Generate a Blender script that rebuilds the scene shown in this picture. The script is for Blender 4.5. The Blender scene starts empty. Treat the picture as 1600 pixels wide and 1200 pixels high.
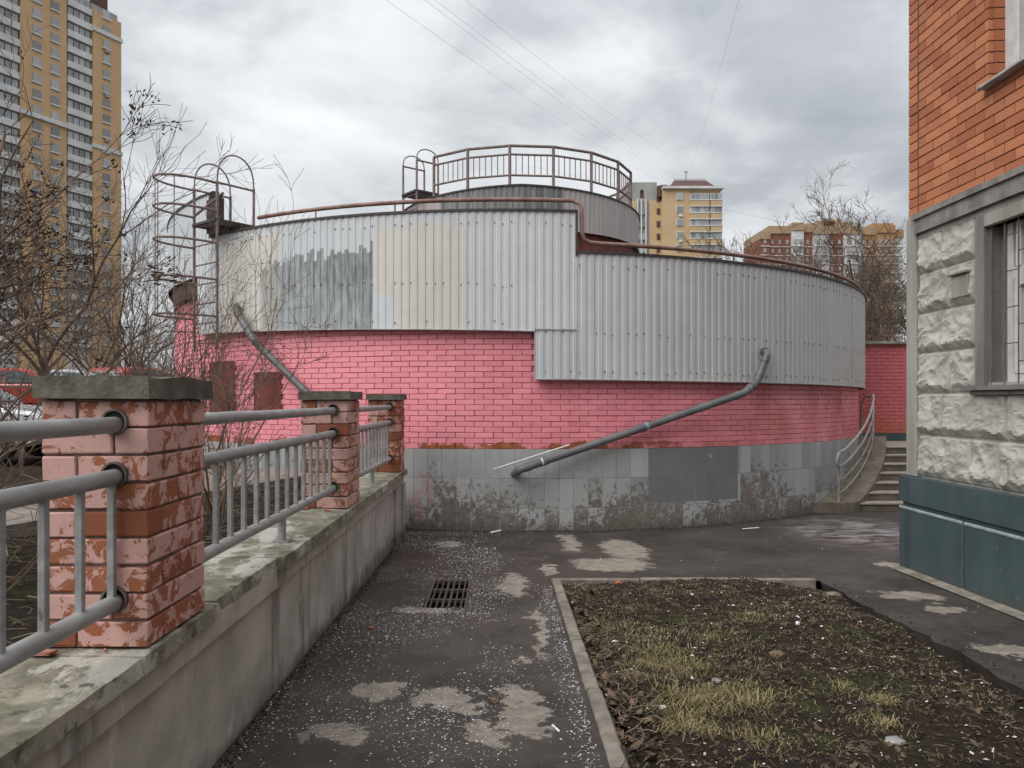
import bpy, bmesh, math, random
from mathutils import Vector, Matrix, noise as mn
R_ = math.radians
SC = bpy.context.scene
COL = SC.collection
random.seed(11)
# ------------------------------------------------------------------ camera
E = 1.65                      # eye height above the alley
F = 1185.0; VX, VY = 785.0, 625.0     # focal length in photo pixels, vanishing point of the alley
cd = bpy.data.cameras.new('camera'); cam = bpy.data.objects.new('camera', cd); COL.objects.link(cam)
cam.location = (0, 0, E); cam.rotation_euler = (R_(90), 0, 0)
cd.sensor_width = 36; cd.lens = F / 1600 * 36
cd.shift_x = (800 - VX) / 1600; cd.shift_y = (VY - 600) / 1600
cd.clip_start = 0.05; cd.clip_end = 4000
SC.camera = cam
# ------------------------------------------------------------------ light
SUN_EL, SUN_AZ = R_(48), R_(-128)       # from the left, behind the camera, behind thick cloud
sd = bpy.data.lights.new('sun', 'SUN'); sun = bpy.data.objects.new('sun', sd); COL.objects.link(sun)
sd.energy = 1.5; sd.angle = R_(55); sd.color = (1, .97, .93)
sdir = Vector((math.sin(SUN_AZ) * math.cos(SUN_EL), math.cos(SUN_AZ) * math.cos(SUN_EL), math.sin(SUN_EL)))
sun.rotation_euler = sdir.to_track_quat('Z', 'Y').to_euler()
W = bpy.data.worlds.new('World'); SC.world = W; W.use_nodes = True
SC.view_settings.view_transform = 'Standard'; SC.view_settings.look = 'None'
SC.view_settings.gamma = 1; SC.view_settings.use_curve_mapping = False
SC.view_settings.exposure = 0.84

# ------------------------------------------------------------------ node helpers
class NT:
    def __init__(s, nt): s.nt = nt
    def node(s, t, **k):
        n = s.nt.nodes.new(t)
        for a, b in k.items(): setattr(n, a, b)
        return n
    def put(s, sock, v):
        if isinstance(v, bpy.types.NodeSocket): s.nt.links.new(v, sock)
        elif isinstance(v, (tuple, list)) and len(v) == 3 and sock.type == 'RGBA': sock.default_value = (*v, 1)
        else: sock.default_value = v
    def m(s, op, a, b=0.0, c=None, clamp=False):
        n = s.node('ShaderNodeMath', operation=op, use_clamp=clamp)
        s.put(n.inputs[0], a); s.put(n.inputs[1], b)
        if c is not None: s.put(n.inputs[2], c)
        return n.outputs[0]
    def vm(s, op, a, b=(0, 0, 0)):
        n = s.node('ShaderNodeVectorMath', operation=op); s.put(n.inputs[0], a)
        if op == 'SCALE': s.put(n.inputs[3], b)
        else: s.put(n.inputs[1], b)
        return n.outputs['Value'] if op in ('LENGTH', 'DISTANCE', 'DOT_PRODUCT') else n.outputs[0]
    def noise(s, vec, scale=5, detail=5, rough=.6, dist=0, col=False):
        n = s.node('ShaderNodeTexNoise'); n.inputs['Scale'].default_value = scale
        n.inputs['Detail'].default_value = detail; n.inputs['Roughness'].default_value = rough
        n.inputs['Distortion'].default_value = dist
        if vec is not None: s.put(n.inputs['Vector'], vec)
        return n.outputs['Color' if col else 'Fac']
    def vor(s, vec, scale, feat='F1', out='Distance'):
        n = s.node('ShaderNodeTexVoronoi', feature=feat); n.inputs['Scale'].default_value = scale
        s.put(n.inputs['Vector'], vec); return n.outputs[out]
    def step(s, v, lo, hi):
        n = s.node('ShaderNodeMapRange', interpolation_type='SMOOTHSTEP')
        s.put(n.inputs[0], v); s.put(n.inputs[1], lo); s.put(n.inputs[2], hi)
        return n.outputs[0]
    def rng(s, v, a, b, c, d):
        n = s.node('ShaderNodeMapRange'); s.put(n.inputs[0], v)
        for i, q in enumerate((a, b, c, d)): s.put(n.inputs[i + 1], q)
        return n.outputs[0]
    def mix(s, f, a, b, mode='MIX'):
        n = s.node('ShaderNodeMix', data_type='RGBA', blend_type=mode)
        s.put(n.inputs[0], f); s.put(n.inputs[6], a); s.put(n.inputs[7], b)
        return n.outputs[2]
    def ramp(s, f, stops):
        n = s.node('ShaderNodeValToRGB'); s.put(n.inputs[0], f); cr = n.color_ramp
        while len(cr.elements) < len(stops): cr.elements.new(.5)
        for e, (p, c) in zip(cr.elements, stops): e.position = p; e.color = (*c, 1)
        return n.outputs[0]
    def pos(s): return s.node('ShaderNodeNewGeometry').outputs['Position']
    def rand(s): return s.node('ShaderNodeObjectInfo').outputs['Random']
    def island(s): return s.node('ShaderNodeNewGeometry').outputs['Random Per Island']
    def obco(s): return s.node('ShaderNodeTexCoord').outputs['Object']
    def sep(s, v):
        n = s.node('ShaderNodeSeparateXYZ'); s.put(n.inputs[0], v); return n.outputs
    def comb(s, x=0., y=0., z=0.):
        n = s.node('ShaderNodeCombineXYZ')
        for i, v in enumerate((x, y, z)): s.put(n.inputs[i], v)
        return n.outputs[0]
    def stretch(s, v, sc):
        return s.vm('MULTIPLY', v, sc)
    def bump(s, h, strength=.3, dist=.01):
        n = s.node('ShaderNodeBump'); n.inputs['Strength'].default_value = strength
        n.inputs['Distance'].default_value = dist; s.put(n.inputs['Height'], h)
        return n.outputs[0]

def mat(name, fn):
    m = bpy.data.materials.new(name); m.use_nodes = True
    b = m.node_tree.nodes['Principled BSDF']; n = NT(m.node_tree)
    r = fn(n) or {}
    for k, v in r.items(): n.put(b.inputs[k], v)
    return m

def weather(name, base, dark=None, scale=4, rough=.8, bump=.25, bd=.006, fine=60, metal=0., lo=.35, hi=.7, spec=.4, streak=False, var=0.):
    dark = dark or tuple(c * .55 for c in base)
    def fn(n):
        p = n.pos()
        q = n.stretch(p, (1, 1, .18)) if streak else p
        a = n.noise(q, scale, 8, .65); f = n.noise(p, fine, 4, .6)
        c = n.mix(n.step(a, lo, hi), dark, base)
        c = n.mix(n.rng(f, .3, .7, .0, .28), c, tuple(x * .6 for x in base))
        if var:
            k = n.rng(n.rand(), 0, 1, 1 - var, 1 + var)
            c = n.mix(1., c, n.comb(k, k, k), 'MULTIPLY')
        return {'Base Color': c, 'Roughness': n.rng(f, .3, .7, rough - .1, min(1, rough + .1)), 'Metallic': metal,
                'Specular IOR Level': spec, 'Normal': n.bump(n.m('ADD', f, a), bump, bd)}
    return mat(name, fn)

# ------------------------------------------------------------------ sky: layered overcast cloud
n = NT(W.node_tree); W.node_tree.nodes.clear()
wo = n.node('ShaderNodeOutputWorld'); bg = n.node('ShaderNodeBackground')
W.node_tree.links.new(bg.outputs[0], wo.inputs[0])
sky = n.node('ShaderNodeTexSky', sky_type='NISHITA'); sky.sun_disc = False
sky.sun_elevation = SUN_EL; sky.sun_rotation = SUN_AZ
d = n.node('ShaderNodeTexCoord').outputs['Generated']
dx, dy, dz = n.sep(d)
zz = n.m('ADD', n.m('MAXIMUM', dz, 0.), .22)
pl = n.comb(n.m('DIVIDE', dx, zz), n.m('DIVIDE', dy, zz), 3.3)
c1 = n.noise(pl, .85, 6, .5, .3); c2 = n.noise(n.vm('ADD', pl, (5.2, 1.7, 2)), 3.2, 6, .55, .3)
cl = n.m('ADD', n.m('MULTIPLY', c1, .72), n.m('MULTIPLY', c2, .28))
cloud = n.ramp(n.rng(cl, .38, .63, 0, 1), [(0, (.34, .365, .39)), (.35, (.46, .485, .51)), (.62, (.66, .685, .705)), (1, (.84, .855, .87))])
# an overcast sky is brighter overhead than at the horizon (CIE overcast)
lift = n.rng(n.m('MAXIMUM', dz, 0.), 0.0, 1.0, .62, 1.7)
cloud = n.mix(1., cloud, n.comb(lift, lift, lift), 'MULTIPLY')
hzn = n.step(dz, .24, .02)
cloud = n.mix(n.m('MULTIPLY', hzn, .55), cloud, (.56, .58, .60))
skyc = n.mix(1., sky.outputs[0], (.09, .09, .09), 'MULTIPLY')
n.put(bg.inputs[0], n.mix(.93, skyc, cloud)); bg.inputs[1].default_value = .70

# ------------------------------------------------------------------ geometry helpers
def gz(y):                                  # alley surface, falls gently away from the camera
    return -0.019 * (min(max(y, -6), 10.3) - 3.5)
def P(px, py, Y): return Vector(((px - VX) / F * Y, Y, E + (VY - py) / F * Y))
def G(px, py):                              # photo pixel -> point on the alley surface
    k = (py - VY) / F
    Y = (E - .0665) / (k - .019)
    if Y > 10.3: Y = (E + .1292) / k
    return Vector(((px - VX) / F * Y, Y, gz(Y)))

class MB:
    def __init__(s): s.v = []; s.f = []; s.uv = None
    def box(s, c, d, M=None):
        i = len(s.v)
        for z in (-.5, .5):
            for y in (-.5, .5):
                for x in (-.5, .5):
                    p = Vector((x * d[0], y * d[1], z * d[2]))
                    if M is not None: p = M @ p
                    s.v.append(p + Vector(c))
        for q in ((0, 2, 3, 1), (4, 5, 7, 6), (0, 1, 5, 4), (2, 6, 7, 3), (0, 4, 6, 2), (1, 3, 7, 5)):
            s.f.append([i + k for k in q])
        return s
    def bx(s, x0, x1, y0, y1, z0, z1):
        return s.box(((x0 + x1) / 2, (y0 + y1) / 2, (z0 + z1) / 2), (abs(x1 - x0), abs(y1 - y0), abs(z1 - z0)))
    def tube(s, pts, r, sides=8, caps=True, closed=False):
        pts = [Vector(p) for p in pts]; n_ = len(pts)
        rr = r if isinstance(r, (list, tuple)) else [r] * n_
        i0 = len(s.v); up = None
        for k, p in enumerate(pts):
            if closed: t = pts[(k + 1) % n_] - pts[k - 1]
            else: t = pts[min(k + 1, n_ - 1)] - pts[max(k - 1, 0)]
            t.normalize()
            if up is None:
                up = t.orthogonal().normalized()
            else:
                up = up - t * up.dot(t)
                up = up.normalized() if up.length > 1e-6 else t.orthogonal().normalized()
            w = t.cross(up)
            for a in range(sides):
                an = 2 * math.pi * a / sides
                s.v.append(p + (up * math.cos(an) + w * math.sin(an)) * rr[k])
        for k in range(n_ if closed else n_ - 1):
            k2 = (k + 1) % n_
            for a in range(sides):
                b = (a + 1) % sides
                s.f.append([i0 + k * sides + a, i0 + k * sides + b, i0 + k2 * sides + b, i0 + k2 * sides + a])
        if caps and not closed:
            s.f.append([i0 + a for a in range(sides)][::-1])
            s.f.append([i0 + (n_ - 1) * sides + a for a in range(sides)])
        return s
    def grid(s, nx, ny, fn):
        i0 = len(s.v)
        for j in range(ny + 1):
            for i in range(nx + 1): s.v.append(Vector(fn(i / nx, j / ny)))
        for j in range(ny):
            for i in range(nx):
                a = i0 + j * (nx + 1) + i; s.f.append([a, a + 1, a + nx + 2, a + nx + 1])
        return s
    def prism(s, poly, z0, z1):
        i = len(s.v); k = len(poly)
        for z in (z0, z1):
            for x, y in poly: s.v.append(Vector((x, y, z)))
        s.f.append([i + a for a in range(k)][::-1]); s.f.append([i + k + a for a in range(k)])
        for a in range(k):
            b = (a + 1) % k; s.f.append([i + a, i + b, i + k + b, i + k + a])
        return s
    def quad(s, *p):
        i = len(s.v); s.v += [Vector(q) for q in p]; s.f.append(list(range(i, i + len(p)))); return s
    def mesh(s, name):
        me = bpy.data.meshes.new(name); me.from_pydata([tuple(v) for v in s.v], [], s.f); me.update(); return me
    def build(s, name, m, parent=None, smooth=False, bevel=0, kind=None, fix=False):
        me = s.mesh(name)
        if bevel or fix:
            bm = bmesh.new(); bm.from_mesh(me)
            if fix: bmesh.ops.recalc_face_normals(bm, faces=bm.faces)
            if bevel: bmesh.ops.bevel(bm, geom=list(bm.edges), offset=bevel, segments=1, affect='EDGES', profile=.6)
            bm.to_mesh(me); bm.free()
        if smooth:
            for p in me.polygons: p.use_smooth = True
            me.set_sharp_from_angle(angle=R_(40))
        return link(name, me, m, parent, kind=kind)

def link(name, me, m=None, parent=None, loc=None, rot=None, kind=None, mw=None):
    if m is not None and me is not None and not me.materials: me.materials.append(m)
    o = bpy.data.objects.new(name, me); COL.objects.link(o)
    if mw is not None: o.matrix_basis = mw
    else:
        if loc is not None: o.location = loc
        if rot is not None: o.rotation_euler = rot
    if parent is not None: adopt(o, parent)
    if kind: o['kind'] = kind
    return o
def adopt(o, p):
    o.parent = p; o.matrix_parent_inverse = p.matrix_basis.inverted()
def thing(name, label, cat, loc=(0, 0, 0), group=None):
    o = bpy.data.objects.new(name, None); COL.objects.link(o); o.location = loc
    o.empty_display_size = .2
    return tag(o, label, cat, group)
def tag(o, label, cat=None, group=None):
    o['label'] = label
    if cat: o['category'] = cat
    if group: o['group'] = group
    return o
def box_mesh(name, d, bevel, m, jag=0, seed=0):
    bm = bmesh.new(); bmesh.ops.create_cube(bm, size=1)
    for v in bm.verts: v.co = Vector((v.co.x * d[0], v.co.y * d[1], v.co.z * d[2]))
    if bevel: bmesh.ops.bevel(bm, geom=list(bm.edges), offset=bevel, segments=1, affect='EDGES')
    rr = random.Random(seed)
    if jag:
        for v in bm.verts: v.co += Vector((rr.uniform(-jag, jag), rr.uniform(-jag, jag), rr.uniform(-jag, jag)))
    me = bpy.data.meshes.new(name); bm.to_mesh(me); bm.free(); me.materials.append(m); return me

# ------------------------------------------------------------------ materials
def f_asphalt(n):
    p = n.pos(); x, y, z = n.sep(p)
    a = n.noise(p, 1.3, 8, .62); b = n.noise(p, 9, 6, .7); f = n.noise(p, 170, 3, .7)
    c = n.mix(n.step(a, .3, .72), (.024, .019, .016), (.066, .055, .047))
    c = n.mix(n.m('MULTIPLY', n.step(b, .45, .72), .45), c, (.095, .08, .068))
    c = n.mix(n.step(f, .60, .75), c, (.17, .15, .13))
    warp = n.vm('SCALE', n.vm('SUBTRACT', n.noise(p, 5.5, 6, .66, 0, True), (.5, .5, .5)), .52)
    pw = n.vm('ADD', p, warp)
    tot = None
    for (px, py, rx, ry, rot) in ((812, 1085, 36, 17, 0), (822, 1122, 34, 25, 0), (762, 1145, 34, 14, 0), (690, 1088, 38, 17, 0), (590, 1080, 30, 12, 0), (737, 1106, 22, 8, 0),
                             (528, 1148, 52, 13, 0), (955, 882, 58, 11, 0), (975, 858, 32, 16, 0), (890, 848, 13, 14, 0), (803, 912, 20, 18, 0), (858, 890, 9, 9, 0),
                             (845, 985, 10, 40, 0), (1420, 930, 44, 8, 0), (1480, 952, 36, 6, 0), (1572, 1015, 40, 9, 0), (1400, 885, 20, 8, 0), (700, 850, 18, 5, 0), (815, 1030, 14, 5, 0), (655, 950, 42, 4, 0)):
        c0 = G(px, py); k = c0.y / F; sx = rx * k * 1.1; sy = ry * (c0.y ** 2) / F / 1.7 * 1.1
        dv = n.vm('LENGTH', n.vm('MULTIPLY', n.vm('SUBTRACT', pw, (c0.x, c0.y, c0.z)), (1 / sx, 1 / sy, 0)))
        mk = n.step(n.m('ADD', dv, n.m('MULTIPLY', n.m('SUBTRACT', n.noise(p, 24, 6, .7), .5), .5)), 1.10, .82)
        tot = mk if tot is None else n.m('MAXIMUM', tot, mk)
    dry = n.mix(n.step(b, .3, .7), (.25, .215, .175), (.34, .30, .255))
    c = n.mix(n.m('MULTIPLY', tot, n.rng(b, .3, .7, .62, .92)), c, dry)
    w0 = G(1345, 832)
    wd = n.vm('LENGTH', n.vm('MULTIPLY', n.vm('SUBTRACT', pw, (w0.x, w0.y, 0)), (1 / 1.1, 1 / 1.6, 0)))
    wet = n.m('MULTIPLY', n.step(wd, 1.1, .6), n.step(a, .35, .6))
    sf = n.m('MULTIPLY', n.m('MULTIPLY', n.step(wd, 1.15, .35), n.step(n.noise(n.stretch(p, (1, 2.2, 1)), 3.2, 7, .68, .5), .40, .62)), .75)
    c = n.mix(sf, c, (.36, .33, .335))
    damp = n.step(n.noise(n.vm('ADD', p, (3, 8, 1)), .9, 5, .6), .46, .62)
    ro = n.m('SUBTRACT', n.rng(damp, 0, 1, .72, .46), n.m('MULTIPLY', wet, .40))
    ro = n.mix(tot, n.comb(ro, ro, ro), (.88, .88, .88))
    return {'Base Color': c, 'Roughness': ro, 'Specular IOR Level': .45,
            'Normal': n.bump(n.m('ADD', n.m('MULTIPLY', f, n.m('SUBTRACT', 1., n.m('MULTIPLY', wet, .8))), n.m('MULTIPLY', b, .6)), .55, .007)}
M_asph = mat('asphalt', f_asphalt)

def f_soil(n):
    p = n.pos()
    a = n.noise(p, 1.7, 6, .6); b = n.noise(p, 18, 8, .72); f = n.noise(p, 90, 5, .7)
    c = n.mix(n.step(b, .3, .7), (.012, .009, .007), (.055, .038, .027))
    c = n.mix(n.m('MULTIPLY', n.step(f, .55, .75), .5), c, (.12, .088, .06))
    g = n.m('MULTIPLY', n.step(a, .51, .60), n.step(b, .38, .58))
    c = n.mix(n.m('MULTIPLY', g, .8), c, (.052, .062, .016))
    return {'Base Color': c, 'Roughness': .92, 'Specular IOR Level': .2, 'Normal': n.bump(n.m('ADD', b, n.m('MULTIPLY', f, .6)), 1., .03)}
M_soil = mat('soil', f_soil)

def paint_brick(name, paint, brick, thr, use_rand=True, dirt=(.12, .09, .08)):
    def fn(n):
        p = n.pos(); r = n.rand()
        q = n.vm('ADD', p, n.comb(n.m('MULTIPLY', r, 3.), 0., 0.))
        big = n.noise(q, 13, 9, .7, .6); f = n.noise(p, 120, 4, .65)
        lev = n.m('ADD', big, n.rng(r, 0, 1, -.07, .09))
        peel = n.step(lev, thr, thr + .018)
        ck = n.step(n.noise(p, 42, 7, .7), .62, .66)
        peel = n.m('MAXIMUM', peel, n.m('MULTIPLY', ck, .85))
        pc = n.mix(n.rng(n.noise(p, 14, 4, .6), .3, .7, 0, .4), paint, tuple(c * .72 for c in paint))
        bc = n.mix(n.rng(f, .3, .7, 0, .6), brick, tuple(c * .55 for c in brick))
        c = n.mix(peel, pc, bc)
        c = n.mix(n.m('MULTIPLY', n.step(n.noise(n.stretch(p, (1, 1, .3)), 5, 7, .7), .58, .75), .45), c, dirt)
        h = n.m('SUBTRACT', n.m('MULTIPLY', f, .25), n.m('MULTIPLY', peel, .5))
        return {'Base Color': c, 'Roughness': .72, 'Specular IOR Level': .35, 'Normal': n.bump(h, .6, .004)}
    return mat(name, fn)
M_pbrick = paint_brick('flaking_pink_paint', (.60, .36, .315), (.36, .125, .06), .54)
M_pbrick2 = paint_brick('bare_orange_brick', (.52, .28, .24), (.30, .10, .052), .42)
M_mortar_p = weather('old_mortar', (.24, .165, .14), (.10, .065, .055), scale=12, bump=.5)
M_conc = weather('grey_concrete', (.27, .25, .225), (.115, .105, .093), scale=2.2, streak=True, rough=.85, bump=.35, fine=45, lo=.3, hi=.68)

def f_coping(n):
    p = n.pos()
    a = n.noise(p, 5, 8, .68, .4); b = n.noise(n.stretch(p, (1, .45, 1)), 3.2, 7, .66); f = n.noise(p, 80, 4, .65)
    c = n.mix(n.step(a, .36, .66), (.16, .15, .105), (.40, .37, .30))
    c = n.mix(n.m('MULTIPLY', n.step(b, .555, .60), .7), c, (.60, .585, .54))
    c = n.mix(n.m('MULTIPLY', n.step(n.noise(p, 11, 7, .7), .57, .66), .8), c, (.05, .055, .03))
    c = n.mix(n.rng(f, .3, .7, 0, .3), c, (.12, .12, .09))
    return {'Base Color': c, 'Roughness': .88, 'Specular IOR Level': .3, 'Normal': n.bump(n.m('ADD', a, n.m('MULTIPLY', f, .4)), .6, .012)}
M_coping = mat('mossy_coping', f_coping)
def f_wallface(n):
    p = n.pos(); x, y, z = n.sep(p)
    st = n.noise(n.stretch(p, (1, 1, .13)), 3.6, 8, .68, .2); a = n.noise(p, 2.4, 7, .6); f = n.noise(p, 70, 4, .6)
    c = n.mix(n.step(a, .3, .7), (.33, .305, .275), (.52, .485, .44))
    c = n.mix(n.m('MULTIPLY', n.step(st, .53, .66), .75), c, (.15, .14, .127))
    c = n.mix(n.m('MULTIPLY', n.step(n.noise(n.stretch(p, (1, 1, .4)), 8, 7, .7), .60, .66), .6), c, (.56, .53, .49))
    c = n.mix(n.m('MULTIPLY', n.step(n.noise(p, 34, 7, .75), .58, .68), .45), c, (.13, .12, .105))
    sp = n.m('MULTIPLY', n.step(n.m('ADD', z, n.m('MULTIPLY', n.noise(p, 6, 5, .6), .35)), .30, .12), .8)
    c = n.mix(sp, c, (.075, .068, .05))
    return {'Base Color': c, 'Roughness': .85, 'Specular IOR Level': .3, 'Normal': n.bump(n.m('ADD', a, n.m('MULTIPLY', f, .3)), .4, .008)}
M_wallface = mat('stained_render', f_wallface)
M_cap = weather('mossy_cap', (.19, .17, .14), (.07, .065, .048), scale=7, bump=.6, bd=.01, rough=.9)
def f_rail(n):
    p = n.pos()
    a = n.noise(n.stretch(p, (1, .3, 1)), 14, 6, .65); f = n.noise(p, 60, 5, .6)
    c = n.mix(n.step(a, .35, .7), (.235, .235, .23), (.34, .345, .345))
    c = n.mix(n.m('MULTIPLY', n.step(n.noise(p, 9, 8, .7), .63, .70), .8), c, (.10, .06, .04))
    return {'Base Color': c, 'Roughness': n.rng(f, .3, .7, .38, .6), 'Specular IOR Level': .5, 'Normal': n.bump(f, .15, .002)}
M_rail = mat('grey_enamel', f_rail)
M_hole = mat('dark_hollow', lambda n: {'Base Color': (.012, .011, .010), 'Roughness': .9})
M_sleeve = weather('rusty_sleeve', (.16, .15, .14), (.09, .05, .035), scale=20, rough=.6)

def f_pink(n):
    p = n.pos(); x, y, z = n.sep(p)
    a = n.noise(p, 1.1, 6, .6); b = n.noise(p, 7, 7, .65); f = n.noise(p, 70, 4, .6)
    base = n.mix(n.step(a, .35, .7), (.80, .265, .31), (.87, .32, .365))
    # freshly over-painted, paler band on the left half
    base = n.mix(n.m('MULTIPLY', n.step(n.m('ADD', x, n.m('MULTIPLY', a, 1.6)), 1.4, -1.0), .5), base, (.88, .33, .39))
    k = n.rng(n.rand(), 0, 1, .92, 1.05); base = n.mix(1., base, n.comb(k, k, k), 'MULTIPLY')
    # older red coat and rust streaks towards the stairs
    red = n.m('MULTIPLY', n.step(n.m('ADD', x, n.m('MULTIPLY', n.noise(p, 1.4, 5, .6), 2.4)), 3.6, 5.6), n.step(n.noise(n.stretch(p, (1, 1, .55)), 2.1, 7, .66), .36, .62))
    base = n.mix(n.m('MULTIPLY', red, .36), base, (.50, .07, .055))
    org = n.m('MULTIPLY', n.step(x, 2.8, 4.5), n.step(n.noise(n.vm('ADD', p, (7, 3, 2)), 1.7, 6, .6), .52, .66))
    base = n.mix(n.m('MULTIPLY', org, .3), base, (.45, .14, .05))
    # paint lost at the foot of the wall: bare brick
    ft = n.m('ADD', z, n.m('MULTIPLY', n.m('SUBTRACT', n.noise(p, 3.2, 7, .66, .3), .5), .42))
    bare = n.m('MULTIPLY', n.step(ft, 1.065, 1.045), n.step(n.noise(p, 1.9, 5, .6), .42, .5))
    bare = n.m('MULTIPLY', bare, n.step(x, 4.5, 1.2))
    base = n.mix(bare, base, n.mix(n.step(b, .35, .65), (.26, .075, .022), (.36, .125, .045)))
    stk = n.noise(n.stretch(p, (1, 1, .10)), 6, 7, .68)
    base = n.mix(n.m('MULTIPLY', n.step(stk, .54, .72), .16), base, (.46, .13, .14))
    dirt = n.m('MULTIPLY', n.step(b, .54, .74), .18)
    base = n.mix(dirt, base, (.30, .09, .09))
    return {'Base Color': base, 'Roughness': n.rng(b, .3, .7, .5, .7), 'Specular IOR Level': .4, 'Normal': n.bump(f, .3, .003)}
M_pink = mat('pink_wall_paint', f_pink)
M_pinkj = weather('pink_painted_joint', (.76, .26, .30), (.56, .165, .185), scale=9, rough=.8)
M_darkred = weather('dull_red_paint', (.22, .058, .045), (.12, .03, .025), scale=4, rough=.75)

def f_tile(n):
    p = n.pos(); x, y, z = n.sep(p)
    r = n.rand()
    a = n.noise(n.vm('ADD', p, n.comb(n.m('MULTIPLY', r, 2.5), 0., 0.)), 9, 9, .74, .8); f = n.noise(p, 70, 4, .6)
    bare = n.mix(n.step(n.noise(p, 11, 6, .7), .3, .7), (.13, .113, .098), (.25, .22, .195))
    paint = n.mix(n.rng(r, 0, 1, 0, 1), (.31, .32, .32), (.43, .44, .44))
    hi = n.m('ADD', n.m('MULTIPLY', z, .28), n.rng(n.noise(p, .8, 4, .5), .3, .7, -.10, .10))
    lev = n.m('ADD', n.m('ADD', a, .075), n.m('ADD', hi, n.rng(r, 0, 1, -.06, .06)))
    c = n.mix(n.step(lev, .60, .66), bare, paint)
    # a repainted darker rectangle of slate grey
    x0, x1 = 2.02, 3.42
    rect = n.m('MULTIPLY', n.m('MULTIPLY', n.m('GREATER_THAN', x, x0), n.m('LESS_THAN', x, x1)), n.m('GREATER_THAN', z, .22))
    rect = n.m('MULTIPLY', rect, n.step(n.noise(p, 4, 6, .65), .72, .66))
    c = n.mix(n.m('MULTIPLY', rect, .9), c, (.165, .178, .178))
    lf = n.m('MULTIPLY', n.m('MULTIPLY', n.m('GREATER_THAN', x, -.9), n.m('LESS_THAN', x, 1.55)), n.m('GREATER_THAN', z, .58))
    c = n.mix(lf, c, n.mix(n.step(a, .3, .7), (.32, .33, .33), (.40, .41, .41)))
    pk = n.m('MULTIPLY', n.step(x, -.55, -1.0), n.step(n.noise(n.stretch(p, (1, 1, .4)), 4, 6, .65), .52, .60))
    c = n.mix(n.m('MULTIPLY', pk, .6), c, (.42, .25, .24))
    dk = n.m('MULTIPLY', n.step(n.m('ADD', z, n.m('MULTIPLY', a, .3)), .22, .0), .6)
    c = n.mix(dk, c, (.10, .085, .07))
    return {'Base Color': c, 'Roughness': n.rng(f, .3, .7, .5, .75), 'Specular IOR Level': .4, 'Normal': n.bump(n.m('ADD', a, n.m('MULTIPLY', f, .3)), .3, .004)}
M_tile = mat('grey_plinth_tile', f_tile)
M_grout = weather('pale_grout', (.52, .51, .49), (.24, .225, .21), scale=5)

# =================================================================== THE ROUND BUILDING
CX, CY = .27, 17.48
RW, RC = 7.18, 7.30
def cyl(phi, r, z, cx=CX, cy=CY): return Vector((cx + r * math.sin(phi), cy - r * math.cos(phi), z))
def hit(px, r=RC, cx=CX, cy=CY):
    k = (px - VX) / F; A = k * k + 1; B = -2 * (k * cx + cy); C = cx * cx + cy * cy - r * r
    Dq = B * B - 4 * A * C
    Y = (-B - math.sqrt(max(Dq, 0))) / (2 * A)
    return math.atan2(k * Y - cx, cy - Y), Y
def Zat(px, py, r=RC, cx=CX, cy=CY):
    ph, Y = hit(px, r, cx, cy); return E + (VY - py) / F * Y

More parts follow.
